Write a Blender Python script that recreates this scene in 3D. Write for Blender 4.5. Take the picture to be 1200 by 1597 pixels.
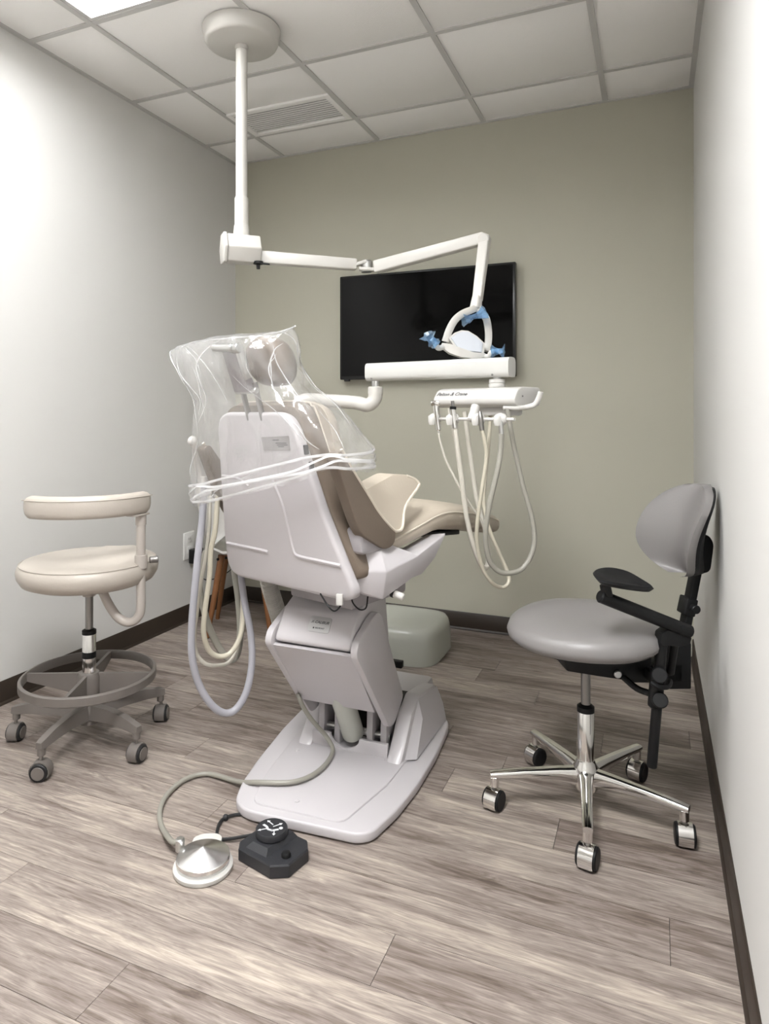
import bpy, bmesh, math, random
from mathutils import Vector, Matrix
random.seed(7)
for o in list(bpy.data.objects): bpy.data.objects.remove(o)
S = bpy.context.scene
COL = S.collection
PI = math.pi
# ---------------------------------------------------------------- camera, world, exposure
cam = bpy.data.cameras.new('camera'); camo = bpy.data.objects.new('camera', cam); COL.objects.link(camo)
camo.location = (0, 0, 1.175); camo.rotation_euler = (PI/2, 0, 0.4088)
cam.sensor_fit = 'HORIZONTAL'; cam.sensor_width = 36; cam.lens = 1062.7/1200*36
cam.shift_x = 40.9/1200; cam.shift_y = -155.3/1200; cam.clip_start = 0.02
S.camera = camo
w = bpy.data.worlds.new('world'); S.world = w; w.use_nodes = True
w.node_tree.nodes['Background'].inputs[0].default_value = (0.9, 0.95, 1, 1)
w.node_tree.nodes['Background'].inputs[1].default_value = 0.05
S.view_settings.view_transform = 'Standard'; S.view_settings.look = 'None'
S.view_settings.gamma = 1; S.view_settings.use_curve_mapping = False
S.view_settings.exposure = 1.33
TROFFER = 8.0            # emission of the ceiling light panel in view
TROFFER_ASSUMED = 23.0          # emission of an assumed, unseen panel added to even out the room light
XL, XR, YB, YF, HC = -2.408, 0.1765, 3.618, -1.5, 2.725
# ---------------------------------------------------------------- materials
def nodes(m): return m.node_tree.nodes, m.node_tree.links
def mat(name, col, rough=.5, metal=0, bump=0, scale=200, spec=.5, vary=0, vscale=6, coat=0, aniso=0):
    m = bpy.data.materials.new(name); m.use_nodes = True; N, K = nodes(m); b = N['Principled BSDF']
    b.inputs['Base Color'].default_value = (*col, 1); b.inputs['Roughness'].default_value = rough
    b.inputs['Metallic'].default_value = metal; b.inputs['Specular IOR Level'].default_value = spec
    b.inputs['Coat Weight'].default_value = coat; b.inputs['Anisotropic'].default_value = aniso
    tc = N.new('ShaderNodeTexCoord')
    if vary:
        n = N.new('ShaderNodeTexNoise'); n.inputs['Scale'].default_value = vscale; n.inputs['Detail'].default_value = 4
        K.new(tc.outputs['Object'], n.inputs['Vector'])
        r = N.new('ShaderNodeMix'); r.data_type = 'RGBA'
        r.inputs[6].default_value = (*[c*(1-vary) for c in col], 1); r.inputs[7].default_value = (*[min(1, c*(1+vary)) for c in col], 1)
        K.new(n.outputs['Fac'], r.inputs[0]); K.new(r.outputs[2], b.inputs['Base Color'])
    if bump:
        n = N.new('ShaderNodeTexNoise'); n.inputs['Scale'].default_value = scale; n.inputs['Detail'].default_value = 3
        K.new(tc.outputs['Object'], n.inputs['Vector'])
        bp = N.new('ShaderNodeBump'); bp.inputs['Strength'].default_value = bump; bp.inputs['Distance'].default_value = .002
        K.new(n.outputs['Fac'], bp.inputs['Height']); K.new(bp.outputs['Normal'], b.inputs['Normal'])
    return m
def emit(name, col, st):
    m = bpy.data.materials.new(name); m.use_nodes = True; b = m.node_tree.nodes['Principled BSDF']
    b.inputs['Base Color'].default_value = (*col, 1)
    b.inputs['Emission Color'].default_value = (*col, 1); b.inputs['Emission Strength'].default_value = st
    return m
M = {}
M['wall_white'] = mat('wall_white', (.66, .651, .63), .75, bump=.12, scale=160)
M['wall_olive'] = mat('wall_olive', (.46, .445, .365), .7, bump=.12, scale=160)
M['tile'] = mat('tile', (.93, .915, .895), .9, bump=.5, scale=350)
M['rail'] = mat('rail', (.56, .55, .535), .6)
M['dark'] = mat('dark', (.03, .027, .024), .8)
M['baseboard'] = mat('baseboard', (.028, .019, .013), .45)
M['enamel'] = mat('enamel', (0.562, 0.544, 0.509), .35)
M['white_plastic'] = mat('white_plastic', (0.500, 0.476, 0.487), .32, vary=.02)
M['white_gloss'] = mat('white_gloss', (0.544, 0.539, 0.513), .12, coat=.5)
M['cream_plastic'] = mat('cream_plastic', (0.562, 0.548, 0.522), .3)
M['grey_green'] = mat('grey_green', (0.487, 0.497, 0.444), .25)
M['grey_plastic'] = mat('grey_plastic', (.33, .31, .32), .4)
M['cream_vinyl'] = mat('cream_vinyl', (0.466, 0.408, 0.333), .42, bump=.25, scale=120, vary=.05)
M['taupe_vinyl'] = mat('taupe_vinyl', (0.156, 0.122, 0.093), .45, bump=.2, scale=150, vary=.05)
M['beige_vinyl'] = mat('beige_vinyl', (0.438, 0.395, 0.347), .42, bump=.15, scale=150, vary=.03)
M['grey_vinyl'] = mat('grey_vinyl', (0.209, 0.197, 0.193), .4, bump=.12, scale=200)
M['piping'] = mat('piping', (.62, .56, .47), .45)
M['taupe_metal'] = mat('taupe_metal', (.15, .133, .120), .38)
M['beige_metal'] = mat('beige_metal', (.42, .38, .345), .4)
M['chrome'] = mat('chrome', (.78, .77, .75), .12, metal=1)
M['steel'] = mat('steel', (.62, .62, .61), .28, metal=1)
M['brushed'] = mat('brushed', (.88, .88, .87), .2, metal=1, aniso=.85)
_N, _K = nodes(M['brushed']); _t = _N.new('ShaderNodeTangent'); _t.direction_type = 'RADIAL'; _t.axis = 'Z'; _K.new(_t.outputs[0], _N['Principled BSDF'].inputs['Tangent'])
M['gunmetal'] = mat('gunmetal', (.30, .29, .28), .35, metal=1)
M['black'] = mat('black', (.005, .005, .0055), .5, spec=.3)
M['black_rubber'] = mat('black_rubber', (.010, .010, .0105), .6)
M['charcoal'] = mat('charcoal', (.020, .0205, .024), .45, bump=.15, scale=400)
M['screen'] = mat('screen', (.002, .002, .002), .08, spec=.16)
M['bezel'] = mat('bezel', (.008, .008, .009), .25)
M['hose_grey'] = mat('hose_grey', (0.316, 0.311, 0.338), .4)
M['hose_cream'] = mat('hose_cream', (0.473, 0.438, 0.351), .4)
M['hose_ivory'] = mat('hose_ivory', (0.509, 0.482, 0.421), .4)
M['hose_taupe'] = mat('hose_taupe', (.27, .258, .222), .4)
M['corrugated'] = mat('corrugated', (.55, .53, .49), .4)
M['wood'] = mat('wood', (.17, .068, .022), .4, vary=.25, vscale=14)
M['wood_dark'] = mat('wood_dark', (.12, .05, .02), .4, vary=.25, vscale=14)
M['silver_label'] = mat('silver_label', (.50, .50, .50), .35, metal=.4)
M['sticker'] = mat('sticker', (0.313, 0.296, 0.291), .5)
M['ink'] = mat('ink', (.05, .05, .055), .5)
M['pictogram'] = mat('pictogram', (.62, .63, .64), .5)
M['outlet_white'] = mat('outlet_white', (.82, .81, .79), .35)
M['lens'] = mat('lens', (.56, .585, .63), .15)
M['light'] = emit('light', (.972, .985, .995), TROFFER)
M['light_assumed'] = emit('light_assumed', (.972, .985, .995), TROFFER_ASSUMED)
# translucent film
def film(name, tint, haze, gloss, wr=0, rough=.12):
    m = bpy.data.materials.new(name); m.use_nodes = True; N, K = nodes(m); N.clear()
    out = N.new('ShaderNodeOutputMaterial'); tr = N.new('ShaderNodeBsdfTransparent'); tr.inputs[0].default_value = (*tint, 1)
    df = N.new('ShaderNodeBsdfDiffuse'); df.inputs[0].default_value = (.95*tint[0], .95*tint[1], .95*tint[2], 1)
    tl = N.new('ShaderNodeBsdfTranslucent'); tl.inputs[0].default_value = (.95*tint[0], .95*tint[1], .95*tint[2], 1)
    gl = N.new('ShaderNodeBsdfGlossy'); gl.inputs['Roughness'].default_value = rough
    dm = N.new('ShaderNodeMixShader'); dm.inputs[0].default_value = .4; K.new(df.outputs[0], dm.inputs[1]); K.new(tl.outputs[0], dm.inputs[2])
    m1 = N.new('ShaderNodeMixShader'); K.new(tr.outputs[0], m1.inputs[1]); K.new(dm.outputs[0], m1.inputs[2])
    m2 = N.new('ShaderNodeMixShader'); K.new(m1.outputs[0], m2.inputs[1]); K.new(gl.outputs[0], m2.inputs[2])
    fr = N.new('ShaderNodeLayerWeight'); fr.inputs[0].default_value = .22
    mu = N.new('ShaderNodeMath'); mu.operation = 'MULTIPLY_ADD'; mu.inputs[1].default_value = gloss; mu.inputs[2].default_value = .05; K.new(fr.outputs['Facing'], mu.inputs[0]); K.new(mu.outputs[0], m2.inputs[0])
    m1.inputs[0].default_value = haze
    if wr:
        tc = N.new('ShaderNodeTexCoord'); mp = N.new('ShaderNodeMapping'); mp.inputs['Scale'].default_value = (1, 1, .45)
        K.new(tc.outputs['Object'], mp.inputs[0])
        n = N.new('ShaderNodeTexNoise'); n.inputs['Scale'].default_value = 16; n.inputs['Detail'].default_value = 5; n.inputs['Distortion'].default_value = 1.2
        K.new(mp.outputs[0], n.inputs['Vector'])
        bp = N.new('ShaderNodeBump'); bp.inputs['Strength'].default_value = .8; bp.inputs['Distance'].default_value = wr
        K.new(n.outputs['Fac'], bp.inputs['Height'])
        for t in (gl, fr): K.new(bp.outputs['Normal'], t.inputs['Normal'])
        rm = N.new('ShaderNodeMapRange'); rm.inputs[1].default_value = .35; rm.inputs[2].default_value = .75
        rm.inputs[3].default_value = haze*.55; rm.inputs[4].default_value = haze*2.0
        K.new(n.outputs['Fac'], rm.inputs[0]); K.new(rm.outputs[0], m1.inputs[0])
    K.new(m2.outputs[0], out.inputs[0])
    return m
M['film_clear'] = film('film_clear', (1, 1, 1), .13, .45, wr=.012, rough=.12)
M['film_fold'] = film('film_fold', (1, 1, 1), .42, .4, rough=.15)
M['film_blue'] = film('film_blue', (.40, .66, .95), .30, .5)
# floor planks: streaky grey-brown wood print, different on every plank
def plank_mat():
    m = bpy.data.materials.new('plank'); m.use_nodes = True; N, K = nodes(m); b = N['Principled BSDF']
    tc = N.new('ShaderNodeTexCoord'); oi = N.new('ShaderNodeObjectInfo')
    wn = N.new('ShaderNodeMath'); wn.operation = 'MULTIPLY'; wn.inputs[1].default_value = 37.0; K.new(oi.outputs['Random'], wn.inputs[0])
    cb = N.new('ShaderNodeCombineXYZ'); K.new(wn.outputs[0], cb.inputs[0]); K.new(wn.outputs[0], cb.inputs[1]); K.new(wn.outputs[0], cb.inputs[2])
    ad = N.new('ShaderNodeVectorMath'); ad.operation = 'ADD'; K.new(tc.outputs['Object'], ad.inputs[0]); K.new(cb.outputs[0], ad.inputs[1])
    def noise(sx, sy, scale, det, dist, rough=.55):
        mp = N.new('ShaderNodeMapping'); mp.inputs['Scale'].default_value = (sx, sy, 1); K.new(ad.outputs[0], mp.inputs[0])
        n = N.new('ShaderNodeTexNoise'); n.inputs['Scale'].default_value = scale; n.inputs['Detail'].default_value = det
        n.inputs['Distortion'].default_value = dist; n.inputs['Roughness'].default_value = rough
        K.new(mp.outputs[0], n.inputs['Vector']); return n
    big = noise(.8, 9, 2.0, 3, .9); fine = noise(3.5, 80, 2.2, 6, .5, .75); mid = noise(1.9, 15, 2.4, 5, 2.6); hair = noise(7, 300, 2.0, 3, .1, .8)
    cr = N.new('ShaderNodeValToRGB'); e = cr.color_ramp.elements
    e[0].position = .30; e[0].color = (0.091, 0.068, 0.055, 1); e[1].position = .72; e[1].color = (0.482, 0.414, 0.355, 1)
    for p, c in ((.40, (0.160, 0.125, 0.104, 1)), (.47, (0.214, 0.177, 0.157, 1)), (.54, (0.266, 0.224, 0.198, 1)), (.62, (0.352, 0.299, 0.254, 1))):
        x = e.new(p); x.color = c
    mx = N.new('ShaderNodeMix'); mx.data_type = 'FLOAT'; mx.inputs[0].default_value = .48; K.new(big.outputs[0], mx.inputs[2]); K.new(mid.outputs[0], mx.inputs[3])
    a2 = N.new('ShaderNodeMath'); a2.operation = 'MULTIPLY_ADD'; a2.inputs[1].default_value = .12; K.new(oi.outputs['Random'], a2.inputs[0]); K.new(mx.outputs[0], a2.inputs[2])
    a3 = N.new('ShaderNodeMath'); a3.operation = 'SUBTRACT'; a3.inputs[1].default_value = .06; K.new(a2.outputs[0], a3.inputs[0])
    a4 = N.new('ShaderNodeMath'); a4.operation = 'SUBTRACT'; a4.inputs[1].default_value = .5; K.new(fine.outputs[0], a4.inputs[0])
    a5 = N.new('ShaderNodeMath'); a5.operation = 'MULTIPLY_ADD'; a5.inputs[1].default_value = .42; K.new(a4.outputs[0], a5.inputs[0]); K.new(a3.outputs[0], a5.inputs[2])
    a6 = N.new('ShaderNodeMath'); a6.operation = 'SUBTRACT'; a6.inputs[1].default_value = .5; K.new(hair.outputs[0], a6.inputs[0])
    a7 = N.new('ShaderNodeMath'); a7.operation = 'MULTIPLY_ADD'; a7.inputs[1].default_value = .30; K.new(a6.outputs[0], a7.inputs[0]); K.new(a5.outputs[0], a7.inputs[2])
    K.new(a7.outputs[0], cr.inputs[0]); K.new(cr.outputs[0], b.inputs['Base Color'])
    b.inputs['Roughness'].default_value = .42; b.inputs['Specular IOR Level'].default_value = .4
    bp = N.new('ShaderNodeBump'); bp.inputs['Strength'].default_value = .12; bp.inputs['Distance'].default_value = .001
    K.new(fine.outputs[0], bp.inputs['Height']); K.new(bp.outputs['Normal'], b.inputs['Normal'])
    return m
M['plank'] = plank_mat()
# ---------------------------------------------------------------- helpers
def link(name, me, m, parent=None, kind=None):
    o = bpy.data.objects.new(name, me); COL.objects.link(o)
    if m and not me.materials: me.materials.append(M[m])
    if parent:
        o.parent = parent; o.matrix_parent_inverse = parent.matrix_basis.inverted()
    if kind: o['kind'] = kind
    return o
def obj(name, bm, m, parent=None, ang=40, kind=None):
    """one mesh object from a bmesh; vertices are given in world space, the origin goes to the base centre for top-level things"""
    bmesh.ops.recalc_face_normals(bm, faces=bm.faces)
    me = bpy.data.meshes.new(name)
    vs = [v.co for v in bm.verts]
    c = Vector(((min(v.x for v in vs)+max(v.x for v in vs))/2, (min(v.y for v in vs)+max(v.y for v in vs))/2, min(v.z for v in vs)))
    bmesh.ops.translate(bm, verts=bm.verts, vec=-c)
    bm.to_mesh(me); bm.free()
    me.polygons.foreach_set('use_smooth', [True]*len(me.polygons)); me.set_sharp_from_angle(angle=math.radians(ang))
    o = link(name, me, m, parent, kind); o.location = c
    return o
def tag(o, label, cat, group=None):
    o['label'] = label; o['category'] = cat
    if group: o['group'] = group
    return o
def lab(o, label): o['label'] = label; return o
def thing(name, loc, label, cat, group=None):
    o = bpy.data.objects.new(name, None); COL.objects.link(o); o.location = loc; o.empty_display_size = .1
    return tag(o, label, cat, group)
NB = bmesh.new
def bev(bm, verts, off, seg=2, ang=25):
    vs = set(verts)
    es = [e for e in bm.edges if e.verts[0] in vs and e.verts[1] in vs and (len(e.link_faces) < 2 or e.calc_face_angle(0) > math.radians(ang))]
    if off > 0: bmesh.ops.bevel(bm, geom=es, offset=off, segments=seg, profile=.5, affect='EDGES', clamp_overlap=True)
def box(bm, c, s, b=0, mtx=None, seg=2):
    """box centred c, full size s"""
    r = bmesh.ops.create_cube(bm, size=1); vs = r['verts']
    for v in vs: v.co = Vector((v.co.x*s[0], v.co.y*s[1], v.co.z*s[2]))
    if mtx is not None: bmesh.ops.transform(bm, matrix=mtx, verts=vs)
    bmesh.ops.translate(bm, verts=vs, vec=Vector(c))
    bev(bm, vs, b, seg)
    return bm
def bx(x0, x1, y0, y1, z0, z1, b=0, bm=None):
    return box(bm or NB(), ((x0+x1)/2, (y0+y1)/2, (z0+z1)/2), (x1-x0, y1-y0, z1-z0), b)
def axis_mtx(d, up=Vector((0, 0, 1))):
    z = Vector(d).normalized()
    if abs(z.dot(up)) > .98: up = Vector((0, 1, 0))
    x = up.cross(z).normalized(); y = z.cross(x)
    return Matrix((x, y, z)).transposed()
def lathe(bm, prof, n=24, origin=(0, 0, 0), axis=(0, 0, 1), cap=True, sx=1, sy=1):
    """prof: (radius, height) from bottom to top along the axis"""
    R = axis_mtx(axis) if tuple(axis) != (0, 0, 1) else Matrix.Identity(3); O = Vector(origin); rings = []
    for r, h in prof:
        rings.append([bm.verts.new(O + R @ Vector((r*math.cos(2*PI*k/n)*sx, r*math.sin(2*PI*k/n)*sy, h))) for k in range(n)])
    for a, b in zip(rings, rings[1:]):
        for k in range(n): bm.faces.new((a[k], a[(k+1) % n], b[(k+1) % n], b[k]))
    if cap: bm.faces.new(rings[0][::-1]); bm.faces.new(rings[-1])
    return bm
def cyl(bm, p, q, r, r2=None, n=16, b=0):
    p, q = Vector(p), Vector(q); h = (q-p).length; r2 = r if r2 is None else r2
    pr = [(r, 0), (r2, h)] if not b else [(r-b, 0), (r, b), (r2, h-b), (r2-b, h)]
    return lathe(bm, pr, n, p, q-p)
def crom(pts, sub=8, closed=False):
    P = [Vector(p) for p in pts]; out = []
    n = len(P)
    if n < 3 and not closed: return P
    for i in range(n if closed else n-1):
        p0 = P[(i-1) % n] if closed or i > 0 else P[0]*2-P[1]
        p1, p2 = P[i], P[(i+1) % n]
        p3 = P[(i+2) % n] if closed or i+2 < n else P[-1]*2-P[-2]
        for k in range(sub):
            t = k/sub
            out.append(.5*((2*p1) + (-p0+p2)*t + (2*p0-5*p1+4*p2-p3)*t*t + (-p0+3*p1-3*p2+p3)*t**3))
    if not closed: out.append(P[-1])
    return out
def sweep(bm, pts, r, n=10, sub=8, closed=False, smooth=True, sect=None, cap=True):
    """tube (or any section) along a path; r is a number or function of 0..1"""
    P = crom(pts, sub, closed) if smooth else [Vector(p) for p in pts]
    m = len(P); rings = []; ref = None
    for i, p in enumerate(P):
        t = ((P[(i+1) % m] if closed or i+1 < m else P[i]) - (P[i-1] if closed or i > 0 else P[i])).normalized()
        if ref is None:
            ref = Vector((0, 0, 1)) if abs(t.z) < .9 else Vector((0, 1, 0))
        x = (ref - t*ref.dot(t)).normalized(); ref = x; y = t.cross(x)
        rr = r(i/(m-1)) if callable(r) else r
        sec = sect or [(math.cos(2*PI*k/n), math.sin(2*PI*k/n)) for k in range(n)]
        rings.append([bm.verts.new(p + x*(a*rr) + y*(b*rr)) for a, b in sec])
    k = len(rings[0])
    for i in range(m if closed else m-1):
        a, b = rings[i], rings[(i+1) % m]
        for j in range(k): bm.faces.new((a[j], a[(j+1) % k], b[(j+1) % k], b[j]))
    if not closed and cap: bm.faces.new(rings[0][::-1]); bm.faces.new(rings[-1])
    return bm
def loft(bm, rings, cap=True, closed=True):
    R = [[bm.verts.new(Vector(p)) for p in r] for r in rings]; k = len(R[0])
    for a, b in zip(R, R[1:]):
        for j in range(k if closed else k-1): bm.faces.new((a[j], a[(j+1) % k], b[(j+1) % k], b[j]))
    if cap: bm.faces.new(R[0][::-1]); bm.faces.new(R[-1])
    return bm
def prism(bm, poly, fn, a, b, bevel=0, seg=2):
    """polygon of 2-D points, swept between offsets a and b; fn(p, q, off) gives a world point"""
    A = [bm.verts.new(Vector(fn(p, q, a))) for p, q in poly]; B = [bm.verts.new(Vector(fn(p, q, b))) for p, q in poly]
    n = len(poly); bm.faces.new(A[::-1]); bm.faces.new(B)
    for i in range(n): bm.faces.new((A[i], A[(i+1) % n], B[(i+1) % n], B[i]))
    bm.normal_update()
    bev(bm, A+B, bevel, seg)
    return bm
def rpoly(pts, r, k=4):
    """round the corners of a polygon"""
    out = []; n = len(pts)
    for i in range(n):
        p0, p, p1 = Vector(pts[i-1]), Vector(pts[i]), Vector(pts[(i+1) % n])
        d0, d1 = p0-p, p1-p; rr = min(r, d0.length*.45, d1.length*.45)
        a, b = p+d0.normalized()*rr, p+d1.normalized()*rr
        for j in range(k+1):
            t = j/k; out.append(tuple(a*(1-t)**2 + p*(2*t*(1-t)) + b*t*t))
    return out
def sup(n, a, b, e=2.6):
    """superellipse ring points"""
    o = []
    for k in range(n):
        t = 2*PI*k/n; c, s = math.cos(t), math.sin(t)
        o.append((a*math.copysign(abs(c)**(2/e), c), b*math.copysign(abs(s)**(2/e), s)))
    return o
def text_bm(s, size, fn, shear=0, depth=.0004):
    """lettering as thin mesh; fn(x, y, off) gives a world point"""
    cu = bpy.data.curves.new('t', 'FONT'); cu.body = s; cu.size = size; cu.shear = shear; cu.extrude = depth; cu.align_x = 'CENTER'; cu.align_y = 'CENTER'
    to = bpy.data.objects.new('t', cu); COL.objects.link(to)
    bpy.context.view_layer.update()
    me = bpy.data.meshes.new_from_object(to.evaluated_get(bpy.context.evaluated_depsgraph_get()))
    bm = NB(); bm.from_mesh(me); bpy.data.objects.remove(to); bpy.data.curves.remove(cu); bpy.data.meshes.remove(me)
    for v in bm.verts: v.co = Vector(fn(v.co.x, v.co.y, v.co.z))
    return bm
def struct(o, label): o['kind'] = 'structure'; o['label'] = label; return o
# ---------------------------------------------------------------- the room
T = .12
struct(obj('wall_left', bx(XL-T, XL, YF, YB+T, -.05, HC+.26), 'wall_white'), 'off-white painted left side wall')
struct(obj('wall_right', bx(XR, XR+T, YF, YB+T, -.05, HC+.26), 'wall_white'), 'off-white painted right side wall')
struct(obj('wall_back', bx(XL, XR, YB, YB+T, -.05, HC+.26), 'wall_olive'), 'olive grey painted back wall behind the television')
struct(obj('wall_front', bx(XL, XR, YF-T, YF, -.05, HC+.26), 'wall_white'), 'off-white wall behind the viewer')
BH = .094
def base_poly(): return [(0, 0), (.014, 0), (.013, .006), (.007, .012), (.006, BH-.004), (.003, BH), (0, BH)]
struct(obj('baseboard_left', prism(NB(), base_poly(), lambda p, q, t: (XL+p, t, q), YF, YB), 'baseboard'), 'dark brown rubber baseboard along the left wall')
struct(obj('baseboard_right', prism(NB(), base_poly(), lambda p, q, t: (XR-p, t, q), YF, YB), 'baseboard'), 'dark brown rubber baseboard along the right wall')
struct(obj('baseboard_back', prism(NB(), base_poly(), lambda p, q, t: (t, YB-p, q), XL+.014, XR-.014), 'baseboard'), 'dark brown rubber baseboard along the back wall')
# floor: subfloor and separate planks 0.15 x 1.22 laid along the back wall
fl = struct(obj('floor', bx(XL, XR, YF, YB, -.05, -.006), 'dark'), 'grey-brown wood plank floor')
joints = {1.291: -.533, 1.591: .034, .991: -1.026, 1.891: -.248, 1.141: -1.496, 1.441: -.962, 2.341: -.69, 2.041: -.602,
          2.791: -.44, 3.091: -.663, 2.941: -.718, 2.191: -.4575, 2.491: -.167, 1.741: -.86, 2.641: -1.1}
pm = {}
def plank(x0, x1, y0, y1):
    g = .0006; k = (round(x1-x0, 4), round(y1-y0, 4))
    if k not in pm:
        b = bx(-(x1-x0)/2+g, (x1-x0)/2-g, -(y1-y0)/2+g, (y1-y0)/2-g, -.006, 0)
        me = bpy.data.meshes.new('plank'); bmesh.ops.recalc_face_normals(b, faces=b.faces); b.to_mesh(me); b.free(); pm[k] = me
    o = link('plank', pm[k], 'plank', fl); o.location = ((x0+x1)/2, (y0+y1)/2, 0)
y = 1.291 - .15*19
row = 0
while y < YB:
    y0, y1 = max(y, YF), min(y+.15, YB); row += 1
    if y1 - y0 > .005:
        key = min(joints, key=lambda q: abs(q-y)); j = joints[key] if abs(key-y) < .02 else random.uniform(-1.2, 0)
        x = j
        while x > XL: x -= 1.22
        while x < XR:
            a, b = max(x, XL), min(x+1.22, XR)
            if b-a > .01: plank(a, b, y0, y1)
            x += 1.22
    y += .15
# ceiling: separate lay-in tiles in a rail grid
GX = [XL, -2.058, -1.440, -.831, -.2205, XR]
GY = [YF, -.98, -.37, .24, .85, 1.46, 2.070, 2.681, 3.290, YB]
ce = struct(obj('ceiling', bx(XL, XR, YF, YB, HC+.20, HC+.26), 'dark'), 'suspended ceiling of white tiles in a rail grid')
tm = {}
LIGHTS = [(1, 5), (1, 4), (3, 2), (3, 3)]
for i in range(5):
    for j in range(9):
        if (i, j) in LIGHTS: continue
        x0, x1, y0, y1 = GX[i], GX[i+1], GY[j], GY[j+1]
        if (i, j) == (1, 7): y1 = 2.99      # the vent takes the rest of this cell
        b = bx(x0+.004, x1-.004, y0+.004, y1-.004, HC+.004, HC+.022, .003)
        obj('ceiling_tile', b, 'tile', ce)
for k, x in enumerate(GX):
    a, b = (x-.012, x+.012) if 0 < k < 5 else ((x, x+.022) if k == 0 else (x-.022, x))
    obj('ceiling_rail', bx(a, b, YF, YB, HC-.002, HC+.006), 'rail', ce)
for k, yy in enumerate(GY):
    for i in range(5):
        a, b = (yy-.012, yy+.012) if 0 < k < 9 else ((yy, yy+.02) if k == 0 else (yy-.02, yy))
        obj('ceiling_rail', bx(GX[i]+.012, GX[i+1]-.012, a, b, HC-.0015, HC+.006), 'rail', ce)
def troffer(x0, x1, y0, y1, label, m='light'):
    t = thing('ceiling_light', ((x0+x1)/2, (y0+y1)/2, HC), label, 'ceiling light')
    f = NB(); wd = .028
    for a in ((x0+.012, x0+wd, y0+.012, y1-.012), (x1-wd, x1-.012, y0+.012, y1-.012), (x0+wd, x1-wd, y0+.012, y0+wd), (x0+wd, x1-wd, y1-wd, y1-.012)):
        bx(*a, HC+.001, HC+.15, 0, f)
    obj('frame', f, 'rail', t)
    obj('diffuser', bx(x0+wd, x1-wd, y0+wd, y1-wd, HC+.135, HC+.141), m, t)
troffer(GX[1], GX[2], GY[4], GY[6], 'bright rectangular ceiling light panel at the upper left')
troffer(GX[3], GX[4], GY[2], GY[4], 'assumed, unseen ceiling light panel behind the viewer', 'light_assumed')  # unseen, assumed panel; brightens the front floor and side walls
v = thing('ceiling_vent', (-1.75, 3.14, HC), 'white louvred air vent in the ceiling beside the lamp pole', 'air vent')
f = NB()
vx0, vx1, vy0, vy1 = GX[1]+.012, GX[2]-.012, 2.985, 3.278
for a in ((vx0, vx0+.03, vy0, vy1), (vx1-.03, vx1, vy0, vy1), (vx0+.03, vx1-.03, vy0, vy0+.03), (vx0+.03, vx1-.03, vy1-.03, vy1)): bx(*a, HC-.006, HC+.008, .002, f)
obj('frame', f, 'tile', v)
obj('backing', bx(vx0+.03, vx1-.03, vy0+.03, vy1-.03, HC+.012, HC+.016), 'grey_plastic', v)
for k in range(11):
    yy = vy0+.04+k*(vy1-vy0-.08)/10
    obj('slat', box(NB(), ((vx0+vx1)/2, yy, HC+.001), (vx1-vx0-.06, .0165, .002), 0, Matrix.Rotation(.15, 4, 'X')), 'tile', v)
# ---------------------------------------------------------------- dental chair
CA = math.radians(16); C0 = Vector((-.985, 1.75, 0)); CL = Vector((math.cos(CA), -math.sin(CA), 0)); CF = Vector((math.sin(CA), math.cos(CA), 0))
def CH(l, f, z): return C0 + CL*l + CF*f + Vector((0, 0, z))
def bf(z): return -.253*(z-.664)            # lean of the backrest
dc = thing('dental_chair', (-.95, 2.1, 0), 'reclining dental chair with white shell and tan vinyl upholstery in the middle of the room', 'dental chair')
out = [(-1.099, 1.676), (-1.06, 1.666), (-.735, 1.69), (-.70, 1.72), (-.675, 1.85), (-.665, 2.0), (-.668, 2.2), (-.685, 2.41), (-.70, 2.455), (-.73, 2.47), (-1.20, 2.47), (-1.235, 2.44), (-1.245, 2.34), (-1.23, 2.15), (-1.195, 1.92), (-1.165, 1.78), (-1.135, 1.705)]
bp = obj('base_plate', prism(NB(), rpoly(out, .03, 3), lambda p, q, t: (p, q, t), .004, .034, .007, 3), 'white_plastic', dc)
inn = [(-1.075, 1.70), (-.79, 1.715), (-.745, 1.95), (-.735, 2.3), (-.78, 2.44), (-1.15, 2.44), (-1.17, 2.2), (-1.12, 1.85)]
obj('raised_panel', prism(NB(), rpoly(inn, .03, 3), lambda p, q, t: (p, q, t), .03, .040, .005, 2), 'white_plastic', bp)
for x, yy in ((-.955, 1.755), (-.80, 2.08), (-1.10, 2.02)):
    obj('screw_cap', lathe(NB(), [(.008, .0395), (.0075, .0418), (.004, .043)], 14, (x, yy, 0)), 'white_plastic', bp)
# housing round the foot of the lift
hs = NB()
def side(p, q, t): return (t, p, q)
prism(hs, [(2.06, .036), (2.52, .006), (2.52, .10), (2.44, .165), (2.26, .195), (2.18, .16), (2.11, .08)], side, -.80, -.745, .012)
obj('base_housing', hs, 'white_plastic', dc)
hs = NB(); prism(hs, [(2.06, .036), (2.52, .006), (2.52, .10), (2.44, .165), (2.26, .195), (2.18, .16), (2.11, .08)], side, -1.125, -1.07, .012)
obj('base_housing', hs, 'white_plastic', dc)
obj('base_housing', bx(-1.10, -.77, 2.30, 2.51, .03, .17, .02), 'white_plastic', dc)
fl_ = NB(); loft(fl_, [[(-.745, 2.10, .04), (-.745, 2.24, .185), (-.745, 2.46, .15), (-.745, 2.47, .036)], [(-.71, 2.12, .04), (-.722, 2.22, .13), (-.715, 2.44, .10), (-.705, 2.45, .036)]])
obj('side_fairing', fl_, 'white_plastic', dc)
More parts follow.
